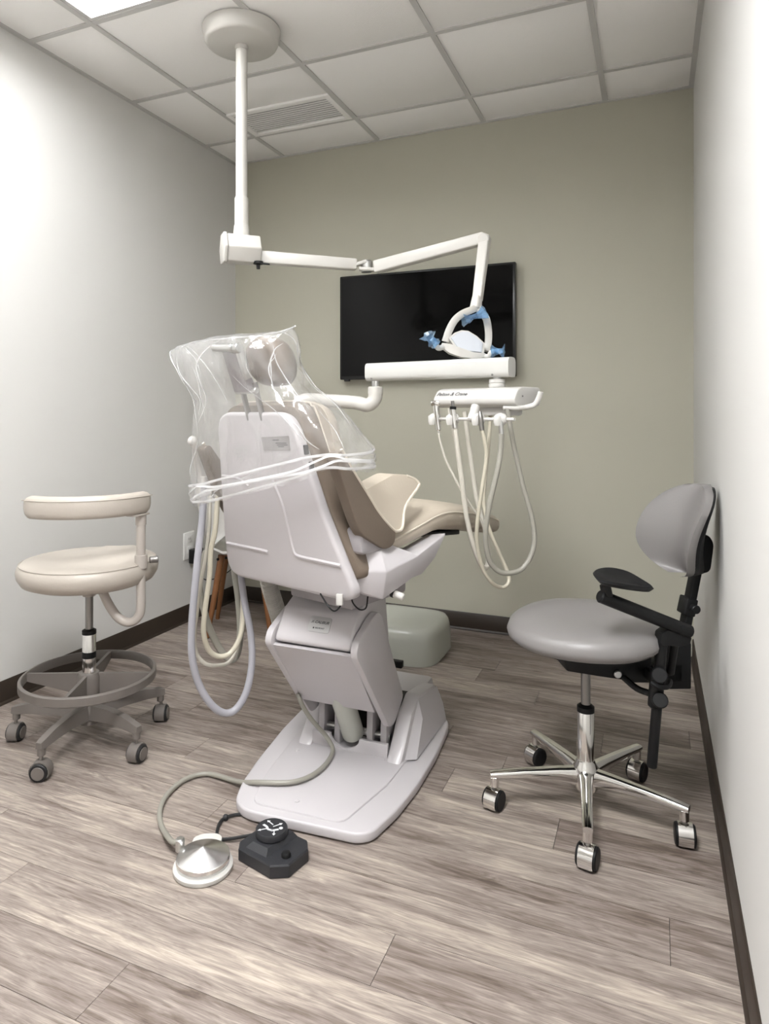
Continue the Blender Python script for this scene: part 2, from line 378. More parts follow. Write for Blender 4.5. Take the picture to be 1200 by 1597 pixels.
# apron across the front of the lift foot, with a scooped notch
ap = [(-1.075, .036), (-1.075, .085), (-1.01, .085)] + [(-.955+.055*math.cos(PI+PI*k/8), .085+.04*math.sin(PI+PI*k/8)) for k in range(1, 8)] + [(-.90, .085), (-.80, .085), (-.80, .036)]
obj('apron', prism(NB(), ap, lambda p, q, t: (p, t, q), 2.085, 2.10, .002), 'white_plastic', dc)
for x in (-1.055, -.995, -.875, -.825):
    obj('lift_bracket', prism(NB(), [(2.11, .04), (2.2, .04), (2.19, .2), (2.12, .2)], side, x-.011, x+.011, .003), 'white_plastic', dc)
obj('cavity_shade', bx(-1.068, -.80, 2.2, 2.29, .036, .185), 'dark', dc)  # solid dark block, its colour stands in for shade inside the lift foot
obj('lift_cylinder', cyl(NB(), (-.94, 2.13, .075), (-.94, 1.98, .33), .038, n=24, b=.01), 'grey_green', dc)
obj('pivot_rod', cyl(NB(), (-1.06, 2.145, .085), (-.81, 2.145, .085), .012), 'steel', dc)
# parallel lift arm: side cheeks, rear cover plate, upper box with the name badge
ck = [(1.815, .505), (1.80, .47), (2.07, .15), (2.12, .145), (2.205, .205), (2.00, .535), (1.97, .555), (1.93, .55)]
for x0, x1 in ((-.808, -.785), (-1.095, -1.072)):
    obj('lift_cheek', prism(NB(), rpoly(ck, .02, 3), side, x0, x1, .004), 'white_plastic', dc)
pl = NB(); loft(pl, [[(-1.08, 1.815, .462), (-.806, 1.815, .462), (-.806, 1.83, .466), (-1.08, 1.83, .466)], [(-1.068, 2.005, .222), (-.812, 2.005, .222), (-.812, 2.02, .226), (-1.068, 2.02, .226)]])
bev(pl, list(pl.verts), .003); obj('lift_cover', pl, 'white_plastic', dc)
ub = NB(); prism(ub, [(1.815, .478), (1.822, .497), (1.875, .565), (1.955, .60), (2.10, .60), (2.14, .40), (2.05, .35), (1.85, .46)], side, -1.066, -.812, .008, 3)
obj('lift_box', ub, 'white_plastic', dc)
# badge on the sloping face of the box
q0, q1 = Vector((0, 1.823, .498)), Vector((0, 1.875, .565)); sl = (q1-q0).normalized(); nn = Vector((0, -sl.z, sl.y))
def badge(x, y, o): return Vector((-.928+x, 0, 0)) + (q0+q1)/2 + sl*y + nn*(o+.001)
bd = obj('name_badge', prism(NB(), rpoly([(-.036, -.024), (.036, -.024), (.036, .024), (-.036, .024)], .008, 4), badge, -.002, .0015, .0005), 'silver_label', dc)
obj('lettering', text_bm('X-CALIBUR', .0118, lambda x, y, z: badge(x, y+.006, z+.0018), .35), 'ink', bd)
obj('lettering', text_bm('BELMONT', .0068, lambda x, y, z: badge(x+.004, y-.012, z+.0018)), 'ink', bd)
obj('emblem', prism(NB(), [(-.019, -.0145), (-.0145, -.0145), (-.0145, -.0098), (-.019, -.0098)], badge, .0016, .0021), 'ink', bd)
# seat support between lift and seat
obj('seat_support', prism(NB(), [(-.13, .14), (.13, .14), (.13, .42), (-.13, .42)], CH, .585, .73, .01), 'grey_plastic', dc)
obj('hinge_bracket', prism(NB(), [(-.21, .03), (.225, .03), (.225, .08), (-.21, .08)], CH, .66, .74, .006), 'grey_plastic', dc)
for pts in ([(-0.8433, 1.6835, 0.6747), (-0.8062, 1.6560, 0.6525), (-0.7904, 1.6628, 0.6386), (-0.7845, 1.6872, 0.6468), (-0.7964, 1.7256, 0.6622)], [(-0.7604, 1.7412, 0.6890), (-0.7596, 1.7088, 0.6615), (-0.7419, 1.7165, 0.6351), (-0.7357, 1.7519, 0.6300), (-0.7462, 1.7910, 0.6514)]):
    obj('cable', sweep(NB(), pts, .0022, 6), 'black', dc)
obj('connector', box(NB(), (-0.7819, 1.6774, 0.6670), (.018, .008, .03), .001), 'cream_plastic', dc)
# seat and leg-rest cushion
secs = [(.04, .235, .705, .80), (.10, .25, .725, .815), (.2, .252, .757, .828), (.32, .252, .772, .853), (.42, .248, .782, .873), (.5, .243, .78, .878), (.6, .23, .765, .868), (.75, .208, .742, .842), (.9, .182, .712, .808), (.99, .166, .697, .78), (1.025, .15, .703, .766), (1.035, .12, .712, .752)]
sb = NB(); loft(sb, [[CH(a, f, (zb+zt)/2+b) for a, b in sup(28, w_, (zt-zb)/2, 3.6)] for f, w_, zb, zt in secs])
obj('seat_cushion', sb, 'cream_vinyl', dc, 60)
for s in (1, -1):
    obj('piping', sweep(NB(), [CH(s*(w_-.003), f, zb+(zt-zb)*.68) for f, w_, zb, zt in secs[1:-2]], .003, 6, 4), 'piping', dc)
obj('leg_rest_cover', prism(NB(), [(-.15, .50), (.15, .50), (.14, .74), (-.14, .74)], lambda l, f, t: CH(l, f, t-.10*(f-.5)), .755, .772, .004), 'black', dc)
# white seat side shells
for s in (1, -1):
    V = dict(A=(.28, .088, .79), A2=(.262, .13, .807), B=(.302, .084, .737), C=(.285, .088, .657), Dd=(.285, .232, .763), Mm=(.302, .236, .757), E=(.285, .418, .797), Fq=(.285, .352, .728), G=(.28, .29, .69), H=(.28, .24, .688), R1=(.205, .002, .80), R2=(.222, -.012, .744), R3=(.215, .006, .695),
             iA=(.17, .13, .807), iD=(.215, .24, .757), iE=(.215, .41, .785), iC=(.17, .088, .657), iG=(.2, .29, .69), iF=(.2, .352, .728), i1=(.15, .002, .80), i3=(.15, .006, .695))
    b_ = NB(); W_ = {k: b_.verts.new(CH(s*l, f, z)) for k, (l, f, z) in V.items()}
    for fc_ in ('R1 A B R2', 'R2 B C R3', 'R1 A2 A', 'A A2 Dd Mm B', 'Dd E Mm', 'B Mm E Fq G H C', 'A2 iA iD Dd', 'Dd iD iE E', 'R1 i1 iA A2', 'C H G iG iC', 'G Fq iF iG', 'Fq E iE iF', 'R3 C iC i3', 'R1 R2 R3 i3 i1', 'i1 i3 iC iG iF iE iD iA'):
        b_.faces.new([W_[k] for k in fc_.split()])
    b_.normal_update(); bev(b_, list(b_.verts), .004, 2, 12); obj('seat_shell', b_, 'white_plastic', dc, 30)
    obj('arm_mount', prism(NB(), rpoly([(.01, .79), (.005, .86), (.13, .86), (.135, .79)], .01, 2), lambda f, z, t: CH(t, f, z), s*.19, s*.275, .006), 'grey_plastic', dc)
    # armrest: taupe outer wing, cream inner pad, piping
    wing = [(-.112, 1.065), (-.085, 1.078), (-.038, 1.02), (.03, .945), (.075, .895), (.152, .842), (.145, .80), (.10, .792), (.0, .845), (-.025, .883), (-.088, 1.01)]
    obj('armrest_wing', prism(NB(), rpoly(wing, .02, 3), lambda f, z, t: CH(t, f, z), s*.25, s*.285, .008, 3), 'taupe_vinyl', dc)
    pad = [(.0, 1.0), (.075, .955), (.24, .99), (.305, .983), (.345, .962), (.345, .945), (.24, .895), (.19, .84), (.152, .832), (.075, .89), (.03, .945)]
    obj('armrest_pad', prism(NB(), rpoly(pad, .02, 3), lambda f, z, t: CH(t-s*.42*max(0, z-.83), f, z), s*.215, s*.28, .018, 4), 'cream_vinyl', dc)
    pp = [(-.085, 1.08, 0), (-.038, 1.022, 0), (.03, .947, 0), (.075, .897, .0), (.135, .847, .0), (.165, .836, .004), (.195, .843, .008), (.24, .895, .03), (.335, .943, .050), (.347, .955, .056), (.335, .968, .063), (.30, .98, .068)]
    obj('piping', sweep(NB(), [CH(s*(.283-o_), f, z) for f, z, o_ in pp], .0045, 8, 5), 'piping', dc)
lv = obj('release_lever', cyl(NB(), (-0.7099, 1.8285, 0.6663), (-0.6490, 1.8221, 0.6505), .0105, n=14, b=.003), 'cream_plastic', dc)
obj('lever_collar', cyl(NB(), (-0.6878, 1.8272, 0.6607), (-0.6776, 1.8261, 0.6574), .0135, n=14, b=.002), 'black', lv)
# backrest: white rear panel with moulded ribs, taupe cushion edge, cream front
pan = [(-.172, 1.13), (-.155, 1.16), (-.12, 1.176), (.10, 1.176), (.13, 1.165), (.148, 1.135), (.197, .91), (.243, .76), (.262, .70), (.258, .675), (.225, .66), (-.215, .66), (-.245, .672), (-.258, .70), (-.25, .77), (-.212, .95)]
def BK(l, z, t): return CH(l, bf(z)+t, z)
bp_ = obj('back_panel', prism(NB(), rpoly(pan, .022, 4), BK, -.004, .034, .012, 4), 'white_plastic', dc)
for rib in ([(-.235, .768), (-.15, .767), (-.062, .765), (-.055, .762)], [(.02, 1.0), (.045, .93), (.052, .87), (.056, .80), (.062, .775), (.085, .768), (.15, .766), (.232, .764)]):
    obj('moulded_rib', sweep(NB(), [BK(l, z, -.001) for l, z in rib], .007, 8, 5), 'white_plastic', bp_)
obj('moulded_rib', sweep(NB(), [BK(l, z, -.001) for l, z in [(-.19, .985), (-.12, .98), (-.08, .96)]], .006, 8, 5), 'white_plastic', bp_)
st = obj('rating_sticker', prism(NB(), [(.016, 1.068), (.122, 1.072), (.126, 1.112), (.016, 1.106)], BK, -.0055, -.0045), 'sticker', bp_)
for a, b, z in ((.06, .085, 1.098), (.07, .112, 1.09), (.075, .115, 1.085), (.078, .1, 1.08)):
    obj('print_line', prism(NB(), [(a, z), (b, z+.001), (b, z+.003), (a, z+.002)], BK, -.006, -.0054), 'ink', st)
for z in (1.075, 1.03):
    l = .148+(1.135-z)*.218
    obj('slot', box(NB(), BK(l+.0005, z, .014), (.008, .016, .026), .002, Matrix.Rotation(-CA, 4, 'Z') @ Matrix.Rotation(-.2, 4, 'Y')), 'black', bp_)
def scale_p(p, k, dz, wide=0): return [(x*k*(1+wide*max(0, z-.9)/.28), (z-.92)*k+.92+dz if z > .92 else .92-(.92-z)*.80) for x, z in p]
cu = NB(); n_ = 0
R0 = rpoly(pan, .03, 4)
rings = []
for t, k, dz in ((.030, .97, .01), (.036, 1.01, .016), (.06, 1.03, .02), (.09, 1.03, .022), (.098, 1.015, .022)):
    rings.append([BK(x, z, t) for x, z in scale_p(R0, k, dz)])
loft(cu, rings); obj('backrest_side', cu, 'taupe_vinyl', dc, 50)
cu = NB(); rings = []
for t, k, dz in ((.096, 1.02, .022), (.112, 1.03, .022), (.135, 1.0, .022), (.15, .92, .02), (.158, .7, .02)):
    rings.append([BK(x, z, t) for x, z in scale_p(R0, k, dz, .28)])
loft(cu, rings); obj('backrest_cushion', cu, 'cream_vinyl', dc, 60)
obj('piping', sweep(NB(), [BK(x, z, .097) for x, z in scale_p(pan, 1.025, .022)], .0035, 6, 4, True), 'piping', dc)
# headrest
ms = NB(); 
for l in (-.028, .028): box(ms, CH(l, -.135, 1.20), (.010, .014, .12), .002, Matrix.Rotation(-CA, 4, 'Z') @ Matrix.Rotation(.30, 4, 'X'))
obj('headrest_bar', ms, 'gunmetal', dc)
hb_ = obj('headrest_bracket', box(NB(), CH(-.008, -.178, 1.292), (.062, .03, .125), .006, Matrix.Rotation(-CA, 4, 'Z') @ Matrix.Rotation(.38, 4, 'X')), 'grey_plastic', dc)
obj('bracket_plate', box(NB(), CH(.026, -.19, 1.305), (.016, .022, .085), .004, Matrix.Rotation(-CA, 4, 'Z') @ Matrix.Rotation(.38, 4, 'X')), 'steel', hb_)
obj('bracket_cap', cyl(NB(), CH(.02, -.225, 1.345), CH(.05, -.225, 1.345), .014, n=16, b=.002), 'steel', hb_)
obj('lock_lever', cyl(NB(), CH(-.055, -.225, 1.352), CH(.035, -.235, 1.345), .011, n=14, b=.002), 'steel', hb_)
obj('clamp_bar', cyl(NB(), CH(-.045, -.155, 1.235), CH(.04, -.155, 1.235), .009, n=12, b=.002), 'steel', hb_)
hc = NB(); rings = []
for t, k in ((-.045, .55), (-.042, .8), (-.028, .95), (0, 1.0), (.028, .95), (.042, .8), (.047, .5)):
    rings.append([CH(.012+a*k, -.075+t+b*k*-.28, 1.318+b*k) for a, b in sup(28, .072, .070, 2.3)])
loft(hc, rings); obj('headrest_cushion', hc, 'taupe_vinyl', dc, 60)
# ---------------------------------------------------------------- clear plastic cover over the headrest and back
cv = NB(); NR = 72; rings = []
# (t along ring) -> ring given by left l, right l, back f, front f, z offset at left / right
spec = [(-.295, .31, -.15, .07, .885, 1.03), (-.30, .312, -.152, .075, .905, 1.045), (-.30, .308, -.158, .07, .965, 1.085), (-.285, .27, -.175, .06, 1.04, 1.13), (-.268, .225, -.185, .04, 1.12, 1.185), (-.262, .16, -.19, .0, 1.20, 1.25), (-.28, .14, -.225, -.02, 1.27, 1.305), (-.305, .142, -.235, -.03, 1.325, 1.345), (-.33, .148, -.22, -.05, 1.36, 1.375), (-.342, .15, -.17, -.085, 1.378, 1.392), (-.345, .15, -.125, -.112, 1.386, 1.40)]
rc = random.Random(3)
ph = [rc.uniform(0, 6.28) for _ in range(12)]
for i, (l0, l1, f0, f1, z0, z1) in enumerate(spec):
    g = []
    e_ = 5.0 if i < 3 else (4.0 if i < 5 else 2.8)
    for k in range(NR):
        t = 2*PI*k/NR; c, s = math.cos(t), math.sin(t)
        a = math.copysign(abs(c)**(2/e_), c); b = math.copysign(abs(s)**(2/e_), s)
        l = (l0+l1)/2+(l1-l0)/2*a; f = (f0+f1)/2+(f1-f0)/2*b
        wv = .008*math.sin(5*t+ph[0]+i*.8)+.006*math.sin(9*t+ph[1]-i*1.3)+.004*math.sin(17*t+ph[2]+i*2.1)
        if i < 3: wv *= 1.2
        if i > 8: wv *= .3
        kx = 1+wv/.2
        l = (l0+l1)/2+(l-(l0+l1)/2)*(1+wv*1.2); f = (f0+f1)/2+(f-(f0+f1)/2)*kx
        zz = z0+(z1-z0)*(l-l0)/(l1-l0)+.006*math.sin(4*t+ph[3])*(i < 3)+.005*math.sin(3*t+ph[4]+i)
        g.append(CH(l, f, zz))
    rings.append(g)
loft(cv, rings, cap=False)
bmesh.ops.subdivide_edges(cv, edges=list(cv.edges), cuts=1, smooth=.6, use_grid_fill=True)
from mathutils import noise as mn
for v_ in cv.verts:
    d = mn.noise_vector(v_.co*22)*.008 + mn.noise_vector(v_.co*55+Vector((3, 1, 2)))*.005
    v_.co += d
bm_rings = [[p.copy() for p in g] for g in rings]
co = thing('chair_cover', C0+Vector((0, 0, .88)), 'crumpled clear plastic cover draped over the dental chair headrest and back', 'plastic cover')
obj('film_bag', cv, 'film_clear', co, 55)
# gathered hem and sharp creases of the same film
for h in range(4):
    pts = []
    for k in range(0, NR, 2):
        p = bm_rings[0][k].lerp(bm_rings[2][k], .12+.22*h+.10*math.sin(k*.35+h*2.1)); c_ = sum(bm_rings[1], Vector())/NR; q = (p-c_); q.z = 0
        pts.append(p+q.normalized()*(.003+.003*math.sin(k*.9+h)))
    obj('hem_fold', sweep(NB(), pts, .0028, 6, 3, True, sect=[(1.3, 0), (0, .5), (-1.3, 0), (0, -.5)]), 'film_fold', co, 80)
def rp(a, b):      # point on the bag: a along the rings, b round them
    a = max(0, min(len(bm_rings)-1.001, a)); i_ = int(a); t_ = a-i_; b = b % NR; k_ = int(b); w_ = b-k_
    g0, g1 = bm_rings[i_], bm_rings[i_+1]
    return (g0[k_].lerp(g0[(k_+1) % NR], w_)).lerp(g1[k_].lerp(g1[(k_+1) % NR], w_), t_)
for n_ in range(20):
    a0 = rc.uniform(0, 7); ln_ = rc.uniform(1.5, 4.5); b0 = rc.uniform(0, NR); db = rc.uniform(-7, 7); wv = rc.uniform(.1, .5)
    pts = [rp(a0+ln_*t/5, b0+db*t/5+wv*math.sin(t*1.7+n_)) for t in range(6)]
    rad = rc.uniform(.0008, .0020)
    obj('crease', sweep(NB(), pts, lambda t: rad*(.15+math.sin(PI*min(1, max(0, t)))), 6, 5), 'film_fold', co, 80)
for b0, b1 in ((0, NR/2),):
    pts = [rp(9.99, b0+(b1-b0)*t/12) for t in range(13)]
    obj('top_seam', sweep(NB(), pts, .0022, 6, 4), 'film_fold', co, 80)
# ---------------------------------------------------------------- television
tv = thing('television', (-1.155, 3.58, 1.36), 'black flat-screen television mounted on the olive back wall', 'television')
obj('housing', bx(-1.655, -.653, 3.552, 3.592, 1.362, 1.955, .006), 'bezel', tv)
obj('screen', bx(-1.641, -.667, 3.5495, 3.556, 1.382, 1.943), 'screen', tv)
obj('wall_mount', bx(-1.30, -1.0, 3.588, 3.617, 1.5, 1.8), 'black', tv)
obj('foot_tab', bx(-1.63, -1.60, 3.556, 3.58, 1.353, 1.364, .002), 'bezel', tv)
# ---------------------------------------------------------------- ceiling-hung operatory light
pc = Vector((-1.5350, 2.3505, 2.6753))
ol = thing('operatory_light', (pc.x, pc.y, HC), 'white dental lamp on a long jointed arm hanging from a ceiling pole', 'dental lamp')
obj('ceiling_canopy', lathe(NB(), [(.03, HC-.064), (.134, HC-.060), (.143, HC-.055), (.148, HC-.046), (.157, HC-.012), (.158, HC-.002)], 48, (pc.x, pc.y, 0)), 'enamel', ol)
obj('pole', lathe(NB(), [(.0235, 1.90), (.0235, HC-.06)], 28, (pc.x, pc.y, 0)), 'enamel', ol)
obj('pole_collar', lathe(NB(), [(.0265, HC-.080), (.0265, HC-.062)], 28, (pc.x, pc.y, 0)), 'enamel', ol)
obj('pole_sleeve', lathe(NB(), [(.0285, 1.925), (.0285, 2.04), (.027, 2.046), (.0245, 2.047)], 28, (pc.x, pc.y, 0)), 'enamel', ol)
obj('pole_socket', lathe(NB(), [(.034, 1.885), (.031, 1.93), (.029, 1.935)], 28, (pc.x, pc.y, 0)), 'enamel', ol)
A0, A1 = Vector((-1.5857, 2.2937, 1.8344)), Vector((-1.4827, 2.3982, 1.8450)); A1.z = A0.z
ax = (A1-A0).normalized(); nx = Vector((-ax.y, ax.x, 0)); 
hexa = [(-.03, .056), (.03, .056), (.058, .0), (.034, -.055), (-.034, -.055), (-.058, 0)]
def HX(a, b, t): return A0+ax*t+nx*a+Vector((0, 0, b))
L_ = (A1-A0).length
kb = obj('knuckle_box', prism(NB(), hexa, HX, .012, L_, .006, 3), 'enamel', ol)
obj('end_cap', prism(NB(), [(a*1.08, b*1.08) for a, b in hexa], HX, -.004, .010, .004, 2), 'enamel', kb)
def bar(p, q, h, w_, h2=None, w2=None, b=.006):
    p, q = Vector(p), Vector(q); d = (q-p).normalized(); n1 = d.cross(Vector((0, 0, 1))).normalized(); u1 = n1.cross(d)
    h2 = h2 or h; w2 = w2 or w_; bm = NB()
    loft(bm, [[p+u1*a*h/2+n1*c*w_/2 for a, c in ((-1, -1), (-1, 1), (1, 1), (1, -1))], [q+u1*a*h2/2+n1*c*w2/2 for a, c in ((-1, -1), (-1, 1), (1, 1), (1, -1))]])
    bm.normal_update(); bev(bm, list(bm.verts), b, 3); return bm
obj('lower_arm', bar((-1.4966, 2.3813, 1.8086), (-1.1445, 2.6210, 1.7945), .052, .045, .046, .04), 'enamel', ol)
obj('brake_knob', lathe(NB(), [(.007, -.03), (.008, -.012), (.02, -.01), (.02, 0)], 14, (-1.4691, 2.3714, 1.7859)), 'black', ol)
obj('brake_lever', bar((-1.4638, 2.3628, 1.7772), (-1.4211, 2.3813, 1.7733), .006, .01, b=.002), 'black', ol)
jn = obj('arm_joint', lathe(NB(), [(.022, -.026), (.024, -.022), (.024, .018), (.018, .024)], 20, (-1.1089, 2.6474, 1.7913)), 'steel', ol)
obj('joint_fork', bar((-1.1511, 2.6160, 1.7927), (-1.1058, 2.6400, 1.8084), .014, .036, b=.004), 'enamel', jn)
obj('joint_fork', bar((-1.1339, 2.6235, 1.7766), (-1.0663, 2.6571, 1.7734), .014, .036, b=.004), 'enamel', jn)
obj('upper_arm', bar((-1.0704, 2.6531, 1.7838), (-0.5892, 2.5782, 1.8397), .052, .044, .046, .04, .007), 'enamel', ol)
obj('elbow', cyl(NB(), (-0.5913, 2.5446, 1.8284), (-0.5960, 2.6080, 1.8387), .024, n=20, b=.004), 'enamel', ol)
obj('drop_arm', bar((-0.5892, 2.5782, 1.8434), (-0.5925, 2.4678, 1.5872), .042, .04, .034, .034, .006), 'enamel', ol)
obj('drop_socket', bar((-0.5925, 2.4678, 1.6013), (-0.5966, 2.4552, 1.5527), .03, .03, .036, .034, .006), 'enamel', ol)
for pts in ([(-0.5944, 2.4561, 1.5574), (-0.6088, 2.4281, 1.5450), (-0.6319, 2.4072, 1.5320), (-0.6547, 2.3864, 1.5074), (-0.6737, 2.3782, 1.4706), (-0.6864, 2.3727, 1.4291)], [(-0.5901, 2.4580, 1.5574), (-0.5751, 2.4645, 1.5386), (-0.5623, 2.4809, 1.5166), (-0.5580, 2.4937, 1.4778), (-0.5580, 2.4937, 1.4376), (-0.5623, 2.4809, 1.3990)]):
    obj('yoke', sweep(NB(), pts, .0115, 10, 5, sect=sup(12, 1.15, .8, 3)), 'enamel', ol)
def away(p, d): # step from a point straight away from the room's front corner (towards the back wall and down)
    return Vector(p)+Vector((-.30, .85, -.25))*d
face = [(-0.6731, 2.3675, 1.4418), (-0.6554, 2.3806, 1.4608), (-0.6335, 2.3956, 1.4706), (-0.6115, 2.4106, 1.4689), (-0.5851, 2.4274, 1.4509), (-0.5586, 2.4444, 1.4237), (-0.5595, 2.4276, 1.3830), (-0.6035, 2.3977, 1.3867), (-0.6409, 2.3706, 1.3950)]
lh = NB(); loft(lh, [[Vector(p) for p in face], [away(p, .03) for p in face], [away(Vector(face[0]).lerp(Vector(p), 1)*.8+Vector((-0.6166, 2.4029, 1.4268))*.2, .07) for p in face]])
bev(lh, list(lh.verts), .003); lamp_head = obj('lamp_head', lh, 'enamel', ol)
ctr = sum((Vector(p) for p in face), Vector())/len(face)
ln = NB(); loft(ln, [[away(ctr+(Vector(p)-ctr)*.88, -.001) for p in face], [away(ctr+(Vector(p)-ctr)*.84, -.006) for p in face]]); obj('lens', ln, 'lens', lamp_head)
rim_pts = [(-0.6913, 2.3487, 1.4110), (-0.6647, 2.3548, 1.3900), (-0.6271, 2.3711, 1.3763), (-0.5864, 2.3942, 1.3710), (-0.5530, 2.4196, 1.3775)]
rm_ = NB(); loft(rm_, [[Vector(p)+Vector((0, 0, dz)) + Vector((-.3, .85, 0))*dd for dz, dd in ((h, .0), (-.004, .0), (-.004, .06), (h, .06))] for p, h in zip(rim_pts, (.012, .03, .028, .018, .01))])
obj('lower_shroud', rm_, 'enamel', ol)
for pts in ([(-0.6871, 2.3506, 1.4087), (-0.7010, 2.3336, 1.4032), (-0.7064, 2.3204, 1.4158), (-0.7159, 2.3054, 1.4329)], [(-0.5616, 2.4267, 1.3783), (-0.5424, 2.4241, 1.3752), (-0.5276, 2.4196, 1.3904), (-0.5004, 2.4206, 1.3918)]):
    obj('grip', sweep(NB(), pts, .0095, 10, 5), 'enamel', ol)
# blue barrier film wrapped round the grips and the yoke
def crumple(name, c, axis, ln_, r, label, seed):
    rr = random.Random(seed); bm = NB(); R = axis_mtx(axis); c = Vector(c); rings = []
    for i in range(6):
        g = []
        for k in range(12):
            q = r*(.7+.8*rr.random())*(1.7 if i in (0, 5) else (1.2 if i in (1, 4) else .8)); t = 2*PI*k/12
            g.append(c+R @ Vector((q*math.cos(t), q*math.sin(t)*.75, (i-2.5)/5*ln_+rr.uniform(-.003, .003))))
        rings.append(g)
    loft(bm, rings, cap=False)
    return tag(obj(name, bm, 'film_blue', None, 5), label, 'barrier film', 'blue barrier films on the dental lamp')
crumple('barrier_film', (-0.7180, 2.3045, 1.4307), Vector((-0.7010, 2.3336, 1.4032))-Vector((-0.7242, 2.3018, 1.4397)), .045, .017, 'blue film wrapped on the left grip of the dental lamp', 1)
crumple('barrier_film', (-0.5067, 2.4178, 1.3918), Vector((-0.4920, 2.4242, 1.3918))-Vector((-0.5276, 2.4196, 1.3927)), .045, .016, 'blue film wrapped on the right grip of the dental lamp', 2)
crumple('barrier_film', (-0.5972, 2.4385, 1.5225), Vector((-0.5599, 2.4602, 1.5372))-Vector((-0.6259, 2.4207, 1.5078)), .085, .015, 'blue film tied round the yoke above the dental lamp head', 5)
# ---------------------------------------------------------------- delivery unit
e0, e1 = Vector((-0.7118, 2.3072, 1.1958)), Vector((-0.4075, 2.1993, 1.1939)); e0.z = e1.z = 1.193
du = thing('delivery_unit', (e0.x, e0.y, 1.0), 'white dental delivery unit with hanging handpiece hoses on a jointed arm before the television', 'dental unit')
ed = (e1-e0).normalized(); en = Vector((-ed.y, ed.x, 0)); EW = (e1-e0).length
def HD(n, z, t): return e0+ed*t+en*n+Vector((0, 0, z))
hd = obj('head', prism(NB(), rpoly([(.004, .010), (.0, .028), (.022, .058), (.05, .066), (.17, .066), (.17, .004), (.03, -.002)], .012, 4), HD, 0, EW, .006, 3), 'cream_plastic', du)
ls = Vector((0, .022, .030)).normalized()
def LG(x, y, o):
    s_ = (Vector((.011, .043, 0)))
    return HD(.0105+y*.59-o*.8-.0006, .0445+y*.80+o*.59+.0003, .072+x)
obj('lettering', text_bm('Pelton & Crane', .02, lambda x, y, z: LG(x, y, z+.0006), .4, .0003), 'ink', hd)
obj('handle', sweep(NB(), [HD(.02, -.002, EW-.05), HD(.02, -.004, EW+.01), (-0.3649, 2.1741, 1.1915), (-0.3411, 2.1735, 1.1995), (-0.3293, 2.1732, 1.2174), (-0.3212, 2.1712, 1.2392)], .0085, 12, 6), 'cream_plastic', du)
obj('screw', cyl(NB(), HD(.05, .035, EW), HD(.05, .035, EW+.002), .003, n=10), 'gunmetal', hd)
B0, B1 = Vector((-0.9933, 2.4032, 1.3321)), Vector((-0.4369, 2.3118, 1.3234)); B1.z = B0.z = (B0.z+B1.z)/2
bm = NB(); sweep(bm, [B0, B1], 1, smooth=False, sect=sup(24, .034, .036, 4)); bev(bm, list(bm.verts), .008, 3, 60)
ba = obj('balance_arm', bm, 'white_gloss', du, 35)
bd_ = (B1-B0).normalized(); bn = Vector((bd_.y, -bd_.x, 0))
for t, zz in ((.05, -.026), (.90, -.026)):
    p = B0.lerp(B1, t)+bn*.034+Vector((0, 0, zz)); obj('screw', cyl(NB(), p, p+bn*.003, .004, n=10), 'gunmetal', ba)
pv = B0.lerp(B1, .045)
obj('pivot_pin', lathe(NB(), [(.014, -.075), (.014, -.03)], 16, pv), 'steel', du)
tz = (-1.0394, 2.4050, 1.2149)[2]
obj('support_tube', sweep(NB(), [pv+Vector((0, 0, -.055)), pv+Vector((0, 0, -.075)), pv+Vector((-.004, -.002, -.105)), pv+Vector((-.03, -.006, -.125)), (-1.0548, 2.4093, 1.2126), (-1.1833, 2.4189, 1.2211), (-1.2670, 2.3936, 1.2238), (-1.2879, 2.3737, 1.1983), (-1.2900, 2.3618, 1.1326), (-1.2965, 2.3372, 0.8826), (-1.2981, 2.3147, 0.6364)], .0265, 16, 6), 'enamel', du)
obj('tube_collar', lathe(NB(), [(.0285, -.082), (.0285, -.058), (.025, -.056)], 20, pv), 'enamel', du)
pb = Vector((-1.2981, 2.3147, 0.6613)); obj('mount_bracket', bar(pb, CH(-.12, .36, .63), .06, .06), 'enamel', du)
ph_ = B0.lerp(B1, .905)
obj('pivot_pin', lathe(NB(), [(.013, -.07), (.013, -.03)], 16, ph_), 'steel', du)
obj('pivot_collar', lathe(NB(), [(.022, 1.255-ph_.z), (.028, 1.262-ph_.z), (.028, 1.272-ph_.z), (.024, 1.274-ph_.z), (.027, 1.277-ph_.z), (.027, 1.287-ph_.z), (.02, 1.29-ph_.z)], 24, ph_), 'cream_plastic', du)
def DH(u): return 2.345-(u-671)/132*.225
R0_, R1_ = Vector((-0.7056, 2.2499, 1.1468)), Vector((-0.3963, 2.1387, 1.1594)); R0_.z = R1_.z = (R0_.z+R1_.z)/2
obj('holder_rod', cyl(NB(), R0_, R1_, .0055, n=12, b=.001), 'cream_plastic', du)
obj('holder_stem', sweep(NB(), [(-0.5415, 2.2284, 1.1946), (-0.5437, 2.2111, 1.1712), (-0.5490, 2.1979, 1.1481)], .015, 14, 5), 'cream_plastic', du)
obj('under_tray', box(NB(), e0+ed*(EW*.62)+en*.09+Vector((0, 0, -.014)), (.15, .10, .03), .008, Matrix.Rotation(math.atan2(ed.y, ed.x), 4, 'Z')), 'cream_plastic', du)
for q in (.075, .30, .605, .855):
    c = R0_.lerp(R1_, q)
    hl = obj('holder', lathe(NB(), [(.009, -.021), (.017, -.014), (.021, 0), (.017, .014), (.009, .021)], 18, c-en*.004, ed), 'cream_plastic', du)
    obj('holder_jaw', lathe(NB(), [(.009, -.02), (.0125, -.01), (.0125, .008), (.010, .012)], 14, c-en*.022), 'cream_plastic', hl)
def hp(name, pts, r, m): return obj(name, sweep(NB(), pts, r, 12, 5), m, du)
